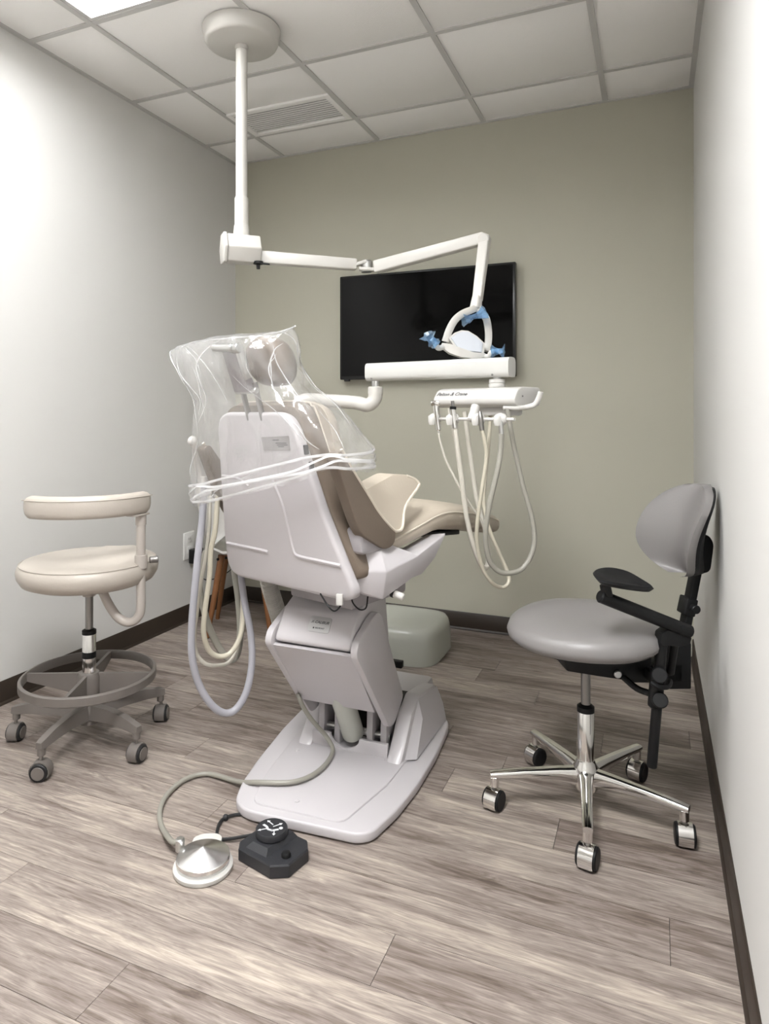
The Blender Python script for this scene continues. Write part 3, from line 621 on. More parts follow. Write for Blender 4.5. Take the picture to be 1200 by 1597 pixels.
h1 = hp('handpiece', [(-0.6756, 2.2193, 1.2058), (-0.6717, 2.2210, 1.1603), (-0.6677, 2.2228, 1.1255), (-0.6657, 2.2236, 1.1039)], lambda t: .0105 if t < .4 else .009-.004*(t > .8), 'chrome')
obj('syringe_head', box(NB(), (-0.6766, 2.2189, 1.2058), (.03, .02, .018), .005), 'chrome', h1)
h2 = hp('handpiece', [(-0.6117, 2.1980, 1.1861), (-0.6078, 2.1996, 1.1563), (-0.6039, 2.2013, 1.1223)], .0105, 'chrome')
obj('black_ring', cyl(NB(), (-0.6098, 2.1988, 1.1946), (-0.6101, 2.1986, 1.1850), .011, n=14), 'black', h2); obj('tip', cyl(NB(), (-0.6101, 2.1986, 1.1946), (-0.6117, 2.1980, 1.2137), .006, n=12, b=.001), 'gunmetal', h2)
h3 = hp('handpiece', [(-0.5114, 2.1651, 1.1775), (-0.5084, 2.1610, 1.1569), (-0.5046, 2.1626, 1.1178)], lambda t: .005+.003*min(1, t*2), 'gunmetal')
h4 = hp('handpiece', [(-0.4396, 2.1363, 1.1493), (-0.4378, 2.1371, 1.1252), (-0.4368, 2.1375, 1.1051)], .0075, 'steel')
hz = [('hose_ivory', .004, [(-0.6677, 2.2228, 1.1082), (-0.6583, 2.2214, 1.0694), (-0.6376, 2.2194, 1.0095), (-0.5909, 2.2179, 0.9234), (-0.5556, 2.2332, 0.8614), (-0.5266, 2.2566, 0.8064), (-0.5091, 2.2751, 0.7294), (-0.5073, 2.2868, 0.6798), (-0.5215, 2.2915, 0.6516), (-0.5398, 2.2945, 0.6580), (-0.5663, 2.2939, 0.7325), (-0.6010, 2.2898, 0.8958), (-0.6279, 2.2890, 1.0715), (-0.6510, 2.2899, 1.1888)]),
 ('hose_ivory', .0082, [(-0.6039, 2.2013, 1.1265), (-0.5967, 2.1990, 1.0757), (-0.5799, 2.2009, 0.9489), (-0.5663, 2.2067, 0.8324), (-0.5468, 2.2152, 0.7414), (-0.5297, 2.2335, 0.6799), (-0.5167, 2.2609, 0.6541), (-0.5113, 2.2850, 0.6798), (-0.5215, 2.2915, 0.7711), (-0.5542, 2.2992, 0.8794), (-0.5788, 2.2994, 1.0455), (-0.5975, 2.3022, 1.1777)]),
 ('hose_cream', .0062, [(-0.5046, 2.1626, 1.1199), (-0.4941, 2.1617, 1.0790), (-0.4903, 2.1634, 1.0277), (-0.5012, 2.1478, 0.9283), (-0.5143, 2.1421, 0.8242), (-0.5166, 2.1520, 0.7508), (-0.5039, 2.1684, 0.6746), (-0.4777, 2.1906, 0.6247), (-0.4514, 2.2238, 0.6051), (-0.4341, 2.2422, 0.6193), (-0.4419, 2.2497, 0.6548), (-0.4691, 2.2488, 0.7160), (-0.4985, 2.2470, 0.7862), (-0.5207, 2.2592, 0.8708), (-0.5170, 2.2717, 0.9772), (-0.5113, 2.2850, 1.0521), (-0.5056, 2.2984, 1.1820)]),
 ('hose_taupe', .0082, [(-0.4368, 2.1375, 1.1071), (-0.4386, 2.1313, 1.0511), (-0.4457, 2.1173, 0.9919), (-0.4636, 2.0986, 0.8994), (-0.4764, 2.0931, 0.8140), (-0.4750, 2.1046, 0.7425), (-0.4625, 2.1209, 0.6964), (-0.4314, 2.1453, 0.6700), (-0.3869, 2.1863, 0.6754), (-0.3588, 2.2095, 0.7160), (-0.3491, 2.2245, 0.7713), (-0.3602, 2.2306, 0.8457), (-0.3827, 2.2318, 0.9228), (-0.4073, 2.2320, 1.0257), (-0.4255, 2.2296, 1.1191), (-0.4360, 2.2305, 1.1859)])]
for m_, r, pts in hz:
    obj('hose', sweep(NB(), [q for q in pts], r, 10, 6), m_, du)
# ---------------------------------------------------------------- assistant's hoses at the chair's left side
ah = thing('assistant_holder', (-1.3287, 1.8220, 0.8711), 'assistant instrument holder with looped grey and cream hoses left of the dental chair', 'instrument holder')
obj('holder_arm', sweep(NB(), [q for q in ((-1.3610, 1.8080, 1.0781), (-1.3822, 1.8533, 1.0018), (-1.3749, 1.8782, 0.9255), (-1.3298, 1.8760, 0.9023), (-1.2679, 1.8483, 0.9021))], .011, 12, 5), 'cream_plastic', ah)
obj('holder_knob', lathe(NB(), [(.006, -.017), (.013, -.012), (.017, 0), (.013, .012), (.006, .017)], 16, (-1.3400, 1.7735, 1.0839), (.6, -.7, .2)), 'cream_plastic', ah)
for q in ((-1.3125, 1.7963, 0.9528), (-1.2896, 1.7953, 0.9376), (-1.2614, 1.7966, 0.9266)):
    c = Vector(q); obj('holder_cup', lathe(NB(), [(.009, -.022), (.011, -.016), (.012, .014), (.010, .018)], 14, c), 'cream_plastic', ah)
for m_, r, pts in [('hose_grey', .0115, [(-1.3125, 1.7963, 0.9467), (-1.2896, 1.7517, 0.8323), (-1.2926, 1.7395, 0.7505), (-1.2991, 1.7258, 0.6122), (-1.3064, 1.7226, 0.5055), (-1.3046, 1.7234, 0.4185), (-1.2926, 1.7395, 0.3355), (-1.2639, 1.7628, 0.2677), (-1.2370, 1.7963, 0.2310), (-1.2132, 1.8284, 0.2364), (-1.1943, 1.8584, 0.2851), (-1.1900, 1.8820, 0.3680), (-1.2047, 1.8975, 0.4568), (-1.2275, 1.8985, 0.5501), (-1.2446, 1.9020, 0.6442), (-1.2484, 1.9003, 0.7180)]),
    ('hose_ivory', .0065, [(-1.2896, 1.7953, 0.9335), (-1.2814, 1.7771, 0.8089), (-1.2967, 1.7814, 0.7161), (-1.3157, 1.7840, 0.6408), (-1.3331, 1.7874, 0.5485), (-1.3468, 1.7923, 0.4595), (-1.3473, 1.8030, 0.4006), (-1.3287, 1.8220, 0.3639), (-1.3063, 1.8535, 0.3503), (-1.2813, 1.8861, 0.3534), (-1.2674, 1.9139, 0.3907), (-1.2648, 1.9368, 0.4739), (-1.2684, 1.9462, 0.5785), (-1.2779, 1.9530, 0.6625)]),
    ('hose_cream', .0085, [(-1.2614, 1.7966, 0.9225), (-1.2511, 1.7684, 0.8123), (-1.2639, 1.7628, 0.7465), (-1.2736, 1.7696, 0.6623), (-1.2925, 1.7723, 0.5532), (-1.3022, 1.7789, 0.4794), (-1.2994, 1.8020, 0.4178), (-1.2792, 1.8325, 0.3903), (-1.2565, 1.8641, 0.3976), (-1.2409, 1.8927, 0.4431), (-1.2423, 1.9139, 0.5106), (-1.2498, 1.9215, 0.5821), (-1.2593, 1.9283, 0.6692)]),
    ('hose_taupe', .0115, [(-1.3550, 1.8650, 0.7160), (-1.3706, 1.8583, 0.6630), (-1.3764, 1.8558, 0.6059), (-1.3728, 1.8683, 0.5396), (-1.3573, 1.8859, 0.4556), (-1.3318, 1.9078, 0.3837), (-1.3060, 1.9299, 0.3436), (-1.2898, 1.9478, 0.3595), (-1.2854, 1.9606, 0.4320), (-1.2970, 1.9665, 0.5380), (-1.3147, 1.9697, 0.6339), (-1.3187, 1.9680, 0.6997)])]:
    obj('hose', sweep(NB(), [q for q in pts], r, 10, 6), m_, ah)
# ---------------------------------------------------------------- corrugated umbilical and the utility box
cz = [q for q in ((-1.2233, 2.0202, 0.6536), (-1.2195, 2.0436, 0.5714), (-1.2165, 2.0776, 0.4963), (-1.2200, 2.1197, 0.4232), (-1.2250, 2.1938, 0.3121), (-1.2204, 2.3266, 0.1967), (-1.1989, 2.5103, 0.1108), (-1.1576, 2.7134, 0.0596))]
cz = cz[:-2] + [(-1.22, 2.62, .05), (-1.20, 2.82, .045), (-1.20, 2.97, .06)]
def corr(t): return .030 if int(t*260) % 2 else .0265
tag(obj('umbilical_hose', sweep(NB(), cz, corr, 16, 27), 'corrugated', None, 15), 'pale corrugated umbilical hose hanging behind the dental chair lift', 'hose')
ub_ = thing('utility_box', (-1.15, 3.2, 0), 'grey-green floor utility box behind the dental chair base', 'utility box')
rings = []
for z, k in ((.0, 1.0), (.06, .995), (.115, .97), (.14, .945), (.156, .90), (.163, .80), (.165, .6)):
    rings.append([(-1.165+a*k, 3.19+b*k, z+.001) for a, b in sup(40, .24, .215, 4.5)])
obj('cover', loft(NB(), rings), 'grey_green', ub_, 60)
obj('supply_port', box(NB(), (-1.0348, 2.8211, 0.0689), (.05, .03, .03), .004), 'black', ub_)
# ---------------------------------------------------------------- foot controls
fc = Vector((-1.0645, 1.4515, 0.0044)); fc.z = 0
fp = thing('foot_pedal', fc, 'round chrome foot pedal on an ivory base with a pale cord', 'foot pedal')
obj('base', lathe(NB(), [(.074, .001), (.076, .004), (.076, .012), (.072, .016)], 40, fc), 'cream_plastic', fp)
obj('skirt', lathe(NB(), [(.066, .014), (.0665, .026)], 40, fc), 'steel', fp)
obj('chrome_disc', lathe(NB(), [(.0655, .022), (.068, .025), (.068, .034), (.066, .036), (.033, .0465), (.002, .057)], 64, fc), 'brushed', fp, 14)
bk_ = NB(); d_ = Vector((-.42, .9, 0)).normalized(); s_ = Vector((-d_.y, d_.x, 0))
prism(bk_, rpoly([(-.035, .045), (.042, .045), (.042, .085), (.02, .10), (-.02, .10), (-.035, .085)], .01, 3), lambda p, q, t: fc+s_*p+d_*q+Vector((0, 0, t)), .002, .030, .006, 3)
obj('bracket', bk_, 'cream_plastic', fp)
inlet = Vector((-1.1477, 1.4644, 0.0185))
obj('inlet', cyl(NB(), Vector((inlet.x, inlet.y, .016)), Vector((inlet.x, inlet.y, .05)), .012, n=14, b=.003), 'steel', fp)
obj('cord', sweep(NB(), [Vector((inlet.x, inlet.y, .042)), (-1.1805, 1.4713, 0.0300), (-1.2702, 1.5386, 0.0120), (-1.3293, 1.6045, 0.0100), (-1.3614, 1.6786, 0.0100), (-1.3638, 1.7688, 0.0100), (-1.3168, 1.8227, 0.0100), (-1.1917, 1.8068, 0.0200), (-1.1106, 1.7817, 0.0480), (-1.0012, 1.8250, 0.0520), (-0.9614, 1.9193, 0.0520), (-0.9726, 2.0316, 0.0550), (-1.0054, 2.0553, 0.0850), (-1.0343, 2.0176, 0.1450), (-1.0526, 1.9930, 0.1900), (-1.0622, 1.9709, 0.2350), (-1.1000, 2.0229, 0.2431), (-1.0850, 2.0132, 0.2856)], .0075, 10, 8), 'hose_taupe', fp)
# black foot switch
kc = Vector(((-1.014-.823)/2, 1.565, 0)); ka = math.atan2(1.483-1.514+.0, .146)
kd = Vector((math.cos(-.20), math.sin(-.20), 0)); kn = Vector((-kd.y, kd.x, 0))
def KC(a, b, z): return kc+kd*a+kn*b+Vector((0, 0, z))
fs = thing('foot_switch', kc, 'black foot switch with round pictogram button beside the chair base', 'foot switch')
body = [(-.085, -.045), (-.068, -.066), (.048, -.072), (.085, -.042), (.085, .035), (.060, .062), (-.058, .062), (-.085, .040)]
bb = NB(); loft(bb, [[KC(a, b, .002) for a, b in body], [KC(a, b, .030) for a, b in body], [KC(a*.97, b*.97, .034) for a, b in body]]); obj('body', bb, 'charcoal', fs, 20)
pk = [(-.055, -.055), (.02, -.055), (.03, .06), (-.05, .06)]
bb = NB(); loft(bb, [[KC(a, b, .033) for a, b in pk], [KC(a*.7-.004, b*.8+.006, .046) for a, b in pk]]); obj('raised_deck', bb, 'charcoal', fs, 20)
for a, b in ((-.070, .022), (.056, -.02)):
    obj('button', lathe(NB(), [(.0125, .033), (.0125, .041), (.010, .044), (.004, .045)], 20, KC(a, b, 0)), 'black', fs)
bt = obj('round_button', lathe(NB(), [(.040, .046), (.043, .049), (.043, .062), (.041, .065)], 40, KC(-.022, .012, 0)), 'charcoal', fs)
def PG(a, b, t): return KC(-.022+a, .012+b, .0652+t)
def pg(poly): obj('pictogram', prism(NB(), poly, PG, 0, .0006), 'pictogram', bt)
def seg(x0, y0, x1, y1, w_):
    d = Vector((x1-x0, y1-y0)).normalized(); n = Vector((-d.y, d.x))*w_/2; return [(x0+n.x, y0+n.y), (x0-n.x, y0-n.y), (x1-n.x, y1-n.y), (x1+n.x, y1+n.y)]
def arrow(x0, y0, x1, y1):
    pg(seg(x0, y0, x1, y1, .0028)); d = Vector((x1-x0, y1-y0)).normalized(); n = Vector((-d.y, d.x)); e = Vector((x1, y1)); pg([tuple(e+d*.008), tuple(e+n*.005), tuple(e-n*.005)])
for s4 in ((-.026, -.004, -.012, -.006), (-.012, -.006, -.002, -.013), (-.002, -.013, .012, -.010), (.010, -.012, .022, .003)): pg(seg(*s4, .0065))
pg([(.0235+.0055*math.cos(k*PI/5), .0105+.0055*math.sin(k*PI/5)) for k in range(10)])
arrow(-.006, -.012, -.016, -.026); arrow(.018, -.010, .024, -.018); arrow(-.004, .010, -.022, .014); arrow(.002, .004, .010, .022)
obj('carry_cord', sweep(NB(), [KC(-.08, .025, .02), (-1.0767, 1.5635, 0.0080), (-1.1080, 1.5751, 0.0060), (-1.1323, 1.6190, 0.0060), (-1.1323, 1.6505, 0.0070), (-1.1080, 1.6799, 0.0060), (-1.0584, 1.6980, 0.0060), (-0.9945, 1.6985, 0.0060), (-0.9293, 1.6938, 0.0060), (-0.9071, 1.7060, 0.0100)], .0045, 8, 6), 'black_rubber', fs)
obj('cord_knot', lathe(NB(), [(.003, -.008), (.0085, -.005), (.0095, 0), (.0085, .005), (.003, .008)], 12, (-1.1323, 1.6505, 0.0070), (1, .4, 0)), 'black_rubber', fs)
# ---------------------------------------------------------------- stools
def caster(parent, x, y, yaw, hood_m, wheel_m, r=.029, w_=.05):
    """twin-wheel caster standing on the floor, wheel axle along yaw"""
    a = Vector((math.cos(yaw), math.sin(yaw), 0)); f = Vector((-a.y, a.x, 0)); c = Vector((x, y, r))
    arc = [(math.cos(t), math.sin(t)) for t in [math.radians(-35+q*25) for q in range(11)]]
    hb = NB(); rings = []
    sec = [c+f*(p*(r+.004))+Vector((0, 0, q*(r+.004))) for p, q in arc] + [c+f*(p*(r+.0005))+Vector((0, 0, q*(r+.0005))) for p, q in arc[::-1]]
    loft(hb, [[p-a*(w_*.36) for p in sec], [p+a*(w_*.36) for p in sec]])
    h = obj('caster', hb, hood_m, parent, 30)
    for s in (-1, 1):
        p = c+a*(s*w_*.16); q = c+a*(s*w_*.5); obj('wheel', cyl(NB(), p, q, r, n=22, b=.003), wheel_m, h)
        if hood_m != 'chrome':
            p = c+a*(s*w_*.5); obj('hub_cap', cyl(NB(), p, p+a*(s*.003), r*.72, n=20, b=.001), hood_m, h)
    obj('stem', cyl(NB(), c+Vector((0, 0, r)), c+Vector((0, 0, r+.028)), .006, n=10), 'gunmetal', h)
    return h
# left: beige assistant stool with a foot ring and a swing arm pad
c1 = Vector((-1.857, 1.858, 0))
s1 = thing('assistant_stool', c1, 'beige vinyl dental stool with foot ring and curved arm pad by the left wall', 'stool')
def LP(a, r, z): return c1+Vector((math.cos(math.radians(a))*r, math.sin(math.radians(a))*r, z))
for q, a in enumerate((203, 282, -10.6, 60, 131)):
    lg = NB(); loft(lg, [[LP(a, r, 0)+Vector((-math.sin(math.radians(a))*s*w_, math.cos(math.radians(a))*s*w_, z)) for s, z in ((-1, z0), (1, z0), (.75, z1), (-.75, z1))] for r, w_, z0, z1 in ((.03, .020, .085, .135), (.12, .018, .098, .142), (.2, .016, .10, .137), (.262, .015, .098, .124), (.276, .012, .10, .120))])
    bev(lg, list(lg.verts), .004, 2, 35); l_ = obj('leg', lg, 'taupe_metal', s1)
    obj('leg_socket', cyl(NB(), LP(a, .262, .075), LP(a, .262, .108), .013, n=14, b=.002), 'taupe_metal', l_)
    caster(s1, *LP(a, .264, 0)[:2], math.radians((20, -65, 5, 25, 70)[q]), 'taupe_metal', 'black_rubber')
obj('hub', lathe(NB(), [(.028, .062), (.034, .066), (.036, .13), (.032, .15), (.040, .16), (.040, .232), (.034, .245)], 24, c1), 'taupe_metal', s1)
rg = NB(); lathe(rg, [(.222, .212), (.226, .212), (.231, .216), (.231, .242), (.226, .246), (.221, .246), (.218, .242), (.218, .214)], 64, c1, cap=False)
ring = obj('foot_ring', rg, 'taupe_metal', s1, 50)
for a in (-65, 25, 115, 205):
    d = Vector((math.cos(math.radians(a)), math.sin(math.radians(a)), 0)); n = Vector((-d.y, d.x, 0)); b_ = NB()
    loft(b_, [[c1+d*r+n*s*.006+Vector((0, 0, z)) for s, z in ((-1, zb), (1, zb), (1, zt), (-1, zt))] for r, zb, zt in ((.03, .165, .243), (.12, .19, .242), (.22, .215, .242))]); bev(b_, list(b_.verts), .002, 1, 40)
    obj('ring_spoke', b_, 'taupe_metal', ring)
obj('gas_sleeve', lathe(NB(), [(.0235, .24), (.0235, .385), (.021, .39)], 24, c1), 'chrome', s1)
obj('sleeve_band', lathe(NB(), [(.0242, .298), (.0242, .32)], 24, c1), 'black', s1)
obj('sleeve_cap', lathe(NB(), [(.0245, .382), (.0245, .395), (.016, .40)], 24, c1), 'black', s1)
obj('gas_rod', lathe(NB(), [(.0135, .39), (.0135, .54)], 18, c1), 'gunmetal', s1)
obj('seat_mount', lathe(NB(), [(.022, .518), (.026, .53), (.055, .562), (.075, .57)], 20, c1), 'beige_metal', s1)
obj('height_lever', sweep(NB(), [LP(230, .05, .56), LP(228, .10, .553), LP(226, .155, .548)], lambda t: .007+.006*t, 8, 4, sect=sup(10, .45, 1, 2)), 'beige_metal', s1)
seat = NB(); lathe(seat, [(.10, .566), (.195, .569), (.222, .580), (.236, .603), (.239, .622), (.234, .640), (.220, .652), (.17, .657), (.12, .655), (.05, .652), (.005, .651)], 56, c1)
for v_ in seat.verts:          # raised crescent at the back of the seat
    if v_.co.z > .645:
        dx, dy = v_.co.x-(c1.x+.05), v_.co.y-(c1.y+.055); q = math.hypot(dx, dy)
        v_.co.z += .020*max(0, min(1, (.15-q)/.05))
seat_o = obj('seat', seat, 'beige_vinyl', s1, 60)
obj('seam', sweep(NB(), [LP(a, .2285, .6475) for a in range(0, 360, 10)], .0018, 6, 2, True), 'beige_vinyl', seat_o)
ap_ = NB(); rings = []
for k in range(25):
    a = -107+k*(124/24); e = min(k, 24-k)/24; q = min(1, (e*12)**.5) if e < 1/12 else 1; q = max(q, .35)
    d = Vector((math.cos(math.radians(a)), math.sin(math.radians(a)), 0))
    rings.append([c1+d*(.222+x*q)+Vector((0, 0, .862+z*(q*.6+.4))) for x, z in sup(20, .026, .038, 3)])
loft(ap_, rings); obj('arm_pad', ap_, 'beige_vinyl', s1, 60)
obj('arm_seam', sweep(NB(), [LP(a, .2465, .886) for a in range(-102, 14, 6)], .0016, 6, 2), 'beige_vinyl', s1)
pa = 4
pst = LP(pa, .222, 0)
obj('arm_plate', box(NB(), LP(pa-4, .222, .822), (.075, .04, .006), .002, Matrix.Rotation(math.radians(pa+86), 4, 'Z')), 'beige_metal', s1)
obj('arm_post', sweep(NB(), [LP(pa, .222, z) for z in (.82, .75, .65, .55, .50)]+[LP(pa, .215, .47), LP(pa-2, .195, .448), LP(pa-4, .165, .445), LP(pa-8, .135, .465), LP(pa-14, .105, .51), LP(pa-20, .08, .56)], .0155, 14, 6), 'beige_metal', s1)
obj('post_sleeve', lathe(NB(), [(.0185, .785), (.0185, .82)], 18, pst), 'beige_metal', s1)
cl = obj('post_clamp', lathe(NB(), [(.022, .635), (.022, .68)], 20, pst), 'beige_metal', s1)
obj('clamp_screw', cyl(NB(), pst+Vector((.02, .02, .66)), pst+Vector((.04, .042, .66)), .012, n=12, b=.002), 'gunmetal', cl)
# right: grey operator stool with backrest, arm support and chrome five-star base
c2 = Vector((-.184, 2.121, 0))
s2 = thing('operator_stool', c2, 'grey vinyl operator stool with black backrest frame and chrome five-star base by the right wall', 'stool')
def RP(a, r, z): return c2+Vector((math.cos(math.radians(a))*r, math.sin(math.radians(a))*r, z))
for q, a in enumerate((-84, -15, 60, 131, 203)):
    lg = NB(); R_ = [(.02, .021, .072, .128), (.08, .018, .085, .126), (.18, .0155, .092, .120), (.262, .015, .092, .113), (.283, .013, .093, .110)]
    d = Vector((math.cos(math.radians(a)), math.sin(math.radians(a)), 0)); n = Vector((-d.y, d.x, 0))
    loft(lg, [[c2+d*r+n*(w_*x)+Vector((0, 0, (z0+z1)/2+(z1-z0)/2*z)) for x, z in sup(14, 1, 1, 3)] for r, w_, z0, z1 in R_])
    l_ = obj('leg', lg, 'chrome', s2, 45)
    obj('leg_socket', cyl(NB(), RP(a, .27, .066), RP(a, .27, .10), .013, n=14, b=.002), 'chrome', l_)
    caster(s2, *RP(a, .272, 0)[:2], math.radians((-10, 5, -20, -35, -15)[q]), 'chrome', 'black', .029, .052)
obj('hub', lathe(NB(), [(.034, .065), (.036, .07), (.037, .125), (.028, .14), (.026, .15)], 28, c2), 'chrome', s2)
obj('gas_sleeve', lathe(NB(), [(.0245, .13), (.0245, .293), (.022, .297)], 28, c2), 'chrome', s2)
obj('sleeve_cap', lathe(NB(), [(.025, .29), (.025, .305), (.016, .312)], 28, c2), 'black', s2)
obj('gas_rod', lathe(NB(), [(.0135, .30), (.0135, .43)], 18, c2), 'gunmetal', s2)
fd = math.radians(25); SB = Vector((math.cos(fd), math.sin(fd), 0)); SN = Vector((-SB.y, SB.x, 0))      # SB: towards the backrest
def SP(b, n, z): return c2+SB*b+SN*n+Vector((0, 0, z))
def mbox(name, b0, b1, n0, n1, z0, z1, m, par, bv=.004):
    return obj(name, prism(NB(), [(b0, n0), (b1, n0), (b1, n1), (b0, n1)], lambda p, q, t: SP(p, q, t), z0, z1, bv), m, par)
mech = obj('tilt_mechanism', prism(NB(), [(-.10, .495), (-.085, .44), (.0, .425), (.13, .405), (.16, .42), (.16, .495)], lambda b, z, t: SP(b, t, z), -.085, .085, .006), 'black', s2)
obj('cap_screw', cyl(NB(), SP(.06, -.084, .432), SP(.06, -.092, .432), .011, n=14, b=.002), 'steel', mech)
obj('tilt_lever', sweep(NB(), [SP(.08, -.08, .42), SP(.10, -.12, .405), SP(.125, -.15, .402)], .009, 10, 4), 'black', mech)
st_ = NB(); sr = .228; rings = []
for rr, z in ((.10, .500), (.18, .502), (.211, .508), (.225, .520), (.228, .532), (.222, .547), (.205, .558), (.17, .566), (.11, .568), (.05, .566), (.006, .565)):
    g = []
    for k in range(56):
        t = 2*PI*k/56; x, yv = rr*math.cos(t), rr*math.sin(t)
        zz = z+(.022*max(0, x/sr)**2-.010*max(0, -x/sr)**2)*(1 if z > .5 else .4)+ (.012*(abs(yv)/sr)**2 if z > .54 else 0)
        g.append(SP(x, yv*1.02, zz))
    rings.append(g)
loft(st_, rings); obj('seat', st_, 'grey_vinyl', s2, 60)
obj('seat_board', lathe(NB(), [(.15, .488), (.185, .492), (.185, .504)], 40, c2), 'black', s2)
brk = mbox('back_bracket', .13, .275, -.035, .03, .385, .44, 'black', s2)
mbox('bracket_box', .22, .30, -.035, .035, .365, .50, 'black', brk)
def bar2(p, q, w1, w2, b=.004): return bar(p, q, w1, w2, None, None, b)
obj('back_post', bar2(SP(.275, 0, .42), SP(.340, 0, .75), .022, .036), 'black', s2)
pst2 = obj('post_clamp', bar2(SP(.300, 0, .575), SP(.311, 0, .625), .034, .048), 'black', s2)
obj('clamp_knob', cyl(NB(), SP(.31, -.024, .60), SP(.31, -.045, .60), .013, n=14, b=.002), 'black', pst2)
obj('back_carrier', prism(NB(), rpoly([(.305, .70), (.358, .705), (.369, .79), (.355, .815), (.31, .82)], .018, 4), lambda b, z, t: SP(b, t, z), -.035, .035, .006), 'black', s2)
# backrest pad: waisted S profile, curved round the sitter, grey front and black rear shell
br = fd+math.radians(5); BBv = Vector((math.cos(br), math.sin(br), 0)); BNv = Vector((-BBv.y, BBv.x, 0))
def back_pt(u, v_, t, core=0):
    """u -1..1 across, v 0..1 up, t thickness outwards"""
    z = .692+.27*v_
    wdt = .145*math.sqrt(max(0, 1-(2*abs(v_-.5))**2.6))
    prof = .300+(.035*((.35-v_)/.35)**2 if v_ < .35 else .062*((v_-.35)/.65)**1.7)
    wrap = -(.066*max(0, 1-((v_-.33)/.75)**2)+.012)*abs(u)**1.7
    th = core*(1-abs(u)**2)*max(0, 1-((v_-.38)/.5)**2)
    return SP(.29, 0, z)+BBv*(prof-.29+wrap+t+th)+BNv*(u*wdt)
def shell(t0, t1, k, core=0):
    bm = NB(); NU, NV = 24, 26
    F_ = [[bm.verts.new(back_pt((2*i/NU-1)*k,   .5-.5*math.cos(PI*j/NV)*k, t0-.018*(1-abs(2*i/NU-1)**4)*(1-abs(2*j/NV-1)**4)*(t0 < .01))) for i in range(NU+1)] for j in range(NV+1)]
    B_ = [[bm.verts.new(back_pt((2*i/NU-1)*k,   .5-.5*math.cos(PI*j/NV)*k, t1, core)) for i in range(NU+1)] for j in range(NV+1)]
    for G in (F_, B_):
        for j in range(NV):
            for i in range(NU): bm.faces.new((G[j][i], G[j][i+1], G[j+1][i+1], G[j+1][i]))
    loop = [(0, i) for i in range(NU+1)]+[(j, NU) for j in range(1, NV+1)]+[(NV, i) for i in range(NU-1, -1, -1)]+[(j, 0) for j in range(NV-1, 0, -1)]
    for (a, b), (c, d) in zip(loop, loop[1:]+loop[:1]): bm.faces.new((F_[a][b], F_[c][d], B_[c][d], B_[a][b]))
    bmesh.ops.remove_doubles(bm, verts=bm.verts, dist=.0004)
    return bm
obj('backrest', shell(-.004, .018, .985), 'grey_vinyl', s2, 65)
obj('backrest_shell', shell(.012, .026, .93, .012), 'black', s2, 65)
# swing arm support on the near side
as_ = obj('arm_tube', cyl(NB(), (-0.1313, 1.9048, 0.6909), (0.0930, 2.0455, 0.5815), .0175, n=20, b=.004), 'black', s2)
lfp0 = [(-0.1468, 1.8980, 0.7519), (-0.1342, 1.9471, 0.7529), (-0.1035, 1.9822, 0.7500), (-0.0634, 1.9996, 0.7395), (-0.0278, 1.9932, 0.7234), (0.0008, 1.9838, 0.7078), (-0.0115, 1.9457, 0.7121), (-0.0524, 1.8954, 0.7249), (-0.0969, 1.8543, 0.7382), (-0.1276, 1.8519, 0.7439)]
lfp = crom(lfp0, 4, True)
lf = NB(); cc = sum((Vector(p) for p in lfp), Vector())/len(lfp)
pad_ = [Vector(p) for p in lfp]
loft(lf, [[p.lerp(cc, .55)+Vector((0, 0, -.014)) for p in pad_], [p.lerp(cc, .12)+Vector((0, 0, -.012)) for p in pad_], [p+Vector((0, 0, -.002)) for p in pad_], [p.lerp(cc, .06)+Vector((0, 0, .003)) for p in pad_], [p.lerp(cc, .4)+Vector((0, 0, -.004)) for p in pad_], [p.lerp(cc, .8)+Vector((0, 0, -.007)) for p in pad_]])
obj('elbow_pad', lf, 'black', s2, 60)
obj('pad_neck', cyl(NB(), (-0.1173, 1.9108, 0.7197), (-0.1111, 1.9135, 0.6892), .014, n=14), 'black', s2)
obj('arm_head', prism(NB(), rpoly([(0.0062, 0.0244), (0.0303, 0.0400), (0.0925, 0.0122), (0.0856, -0.0069), (0.0579, -0.0121), (0.0027, -0.0052)], .004, 2), lambda a, b, t: Vector((0.0072, 2.0084, 0.5572))+Vector((0.8709, 0.4915, 0.0000))*a+Vector((-0.4915, 0.8709, 0.0000))*t+Vector((0, 0, b)), -.018, .018, .004), 'black', s2)
obj('arm_rod', cyl(NB(), (0.0231, 2.0152, 0.5659), (-0.0040, 2.0253, 0.2075), .0135, n=18, b=.002), 'black', s2)
obj('arm_rod', cyl(NB(), (0.0539, 2.0504, 0.5453), (0.0435, 2.0895, 0.4477), .0105, n=14, b=.001), 'black', s2)
ck_ = obj('rod_clamp', cyl(NB(), (0.0120, 2.0213, 0.4842), (0.0041, 2.0233, 0.3724), .019, n=18, b=.004), 'black', s2)
obj('clamp_knob', cyl(NB(), (0.0150, 1.9899, 0.4732), (0.0153, 2.0337, 0.4577), .021, n=16, b=.003), 'black', ck_)
obj('clamp_knob', cyl(NB(), (0.0166, 1.9906, 0.4064), (0.0153, 2.0337, 0.3895), .021, n=16, b=.003), 'black', ck_)
obj('clamp_handle', sweep(NB(), [(-0.0055, 1.9920, 0.4504), (0.0134, 1.9892, 0.4423), (0.0356, 2.0098, 0.4383), (0.0426, 2.0455, 0.4420)], .007, 8, 4), 'black', ck_)
obj('clamp_arm', bar2((0.0057, 2.0295, 0.4490), SP(.17, -.02, .42), .03, .03), 'black', s2)
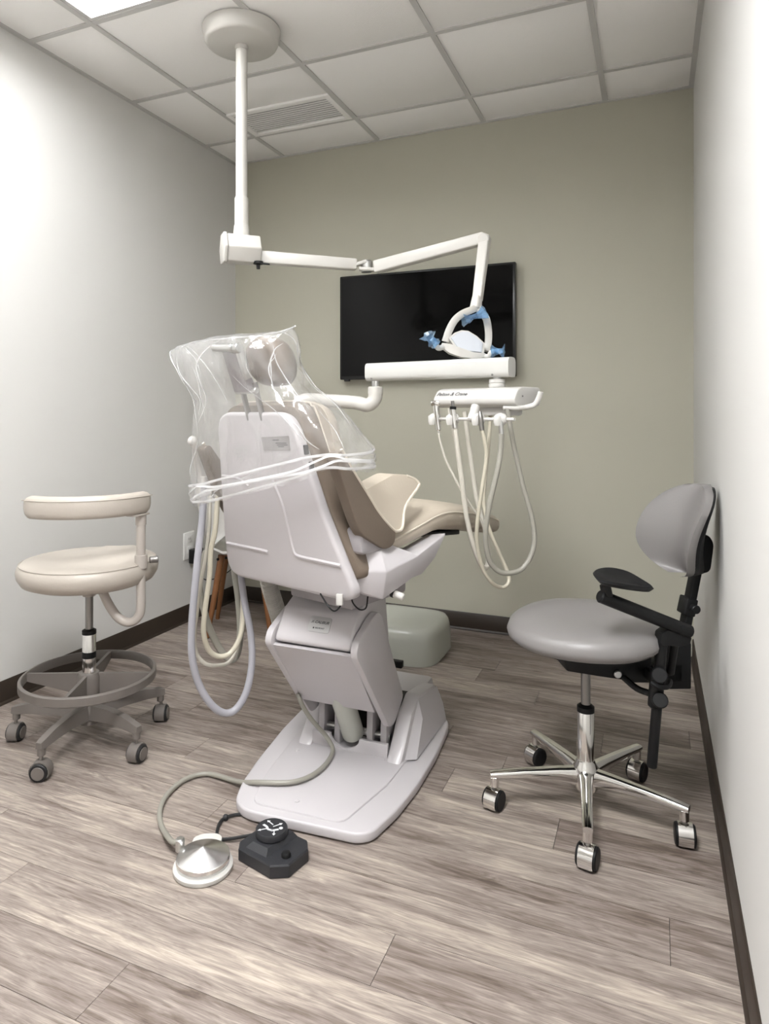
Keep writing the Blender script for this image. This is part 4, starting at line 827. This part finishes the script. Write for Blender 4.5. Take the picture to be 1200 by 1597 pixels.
# ---------------------------------------------------------------- white shell chair in the far corner
gc_ = Vector((-2.055, 3.16, 0)); ga = math.radians(26)
GFv = Vector((math.cos(ga), math.sin(ga), 0)); GNv = Vector((-GFv.y, GFv.x, 0))
gch = thing('shell_chair', gc_, 'white moulded shell chair with wooden legs in the far left corner', 'chair')
def GP(f, n, z): return gc_+GFv*f+GNv*n+Vector((0, 0, z))
prof = [(.22, .425, .19), (.205, .445, .205), (.14, .445, .215), (.03, .43, .215), (-.08, .425, .21), (-.15, .45, .195), (-.185, .50, .165), (-.205, .57, .175), (-.225, .65, .205), (-.24, .72, .205), (-.25, .765, .18), (-.252, .785, .12)]
gs = NB(); rings = []
for i, (f, z, wd) in enumerate(prof):
    up = []; q = 13
    for k in range(q):
        s_ = 2*k/(q-1)-1; bend = abs(s_)**2.4
        back = min(1, max(0, (z-.44)/.12)) if f < -.05 else 0
        up.append((f+.19*bend*back, s_*wd, z+.035*bend*(1-back)))
    th = [(f_-.012*back-.0, n_, z_-.012*(1-back)) for f_, n_, z_ in up]
    rings.append([GP(*p) for p in up+th[::-1]])
loft(gs, rings); obj('shell', gs, 'cream_plastic', gch, 60)
for f, n in ((-.165, -.165), (-.165, .165), (.165, -.165), (.165, .165)):
    obj('leg', cyl(NB(), GP(f*1.0, n*1.0, .002), GP(f*.6, n*.6, .42), .012, .019, n=14, b=.002), 'wood', gch)
fr = NB(); sweep(fr, [GP(-.12, -.12, .40), GP(.12, .12, .40)], .007, 8, smooth=False); obj('brace', fr, 'black', gch)
fr = NB(); sweep(fr, [GP(-.12, .12, .40), GP(.12, -.12, .40)], .007, 8, smooth=False); obj('brace', fr, 'black', gch)
# ---------------------------------------------------------------- outlet and adapter
wo = thing('wall_outlet', (XL, 3.15, .37), 'white double socket outlet on the left wall', 'outlet')
obj('cover_plate', bx(XL, XL+.006, 3.10, 3.195, .35, .50, .002), 'outlet_white', wo)
for z in (.385, .445):
    so = obj('socket', bx(XL+.005, XL+.008, 3.125, 3.17, z-.005, z+.035, .001), 'outlet_white', wo)
    for yy in (3.14, 3.153): obj('socket_slot', bx(XL+.0075, XL+.0085, yy, yy+.003, z+.012, z+.024), 'ink', so)
ad_ = thing('power_adapter', (XL, 3.17, .33), 'black power adapter plugged into the left wall outlet', 'adapter')
obj('body', bx(XL+.0095, XL+.055, 3.135, 3.215, .325, .405, .006), 'black', ad_)
obj('cord', sweep(NB(), [(XL+.03, 3.175, .33), (XL+.035, 3.18, .27), (XL+.07, 3.22, .22), (XL+.14, 3.28, .24), (XL+.2, 3.34, .30)], .003, 6, 6), 'black', ad_)
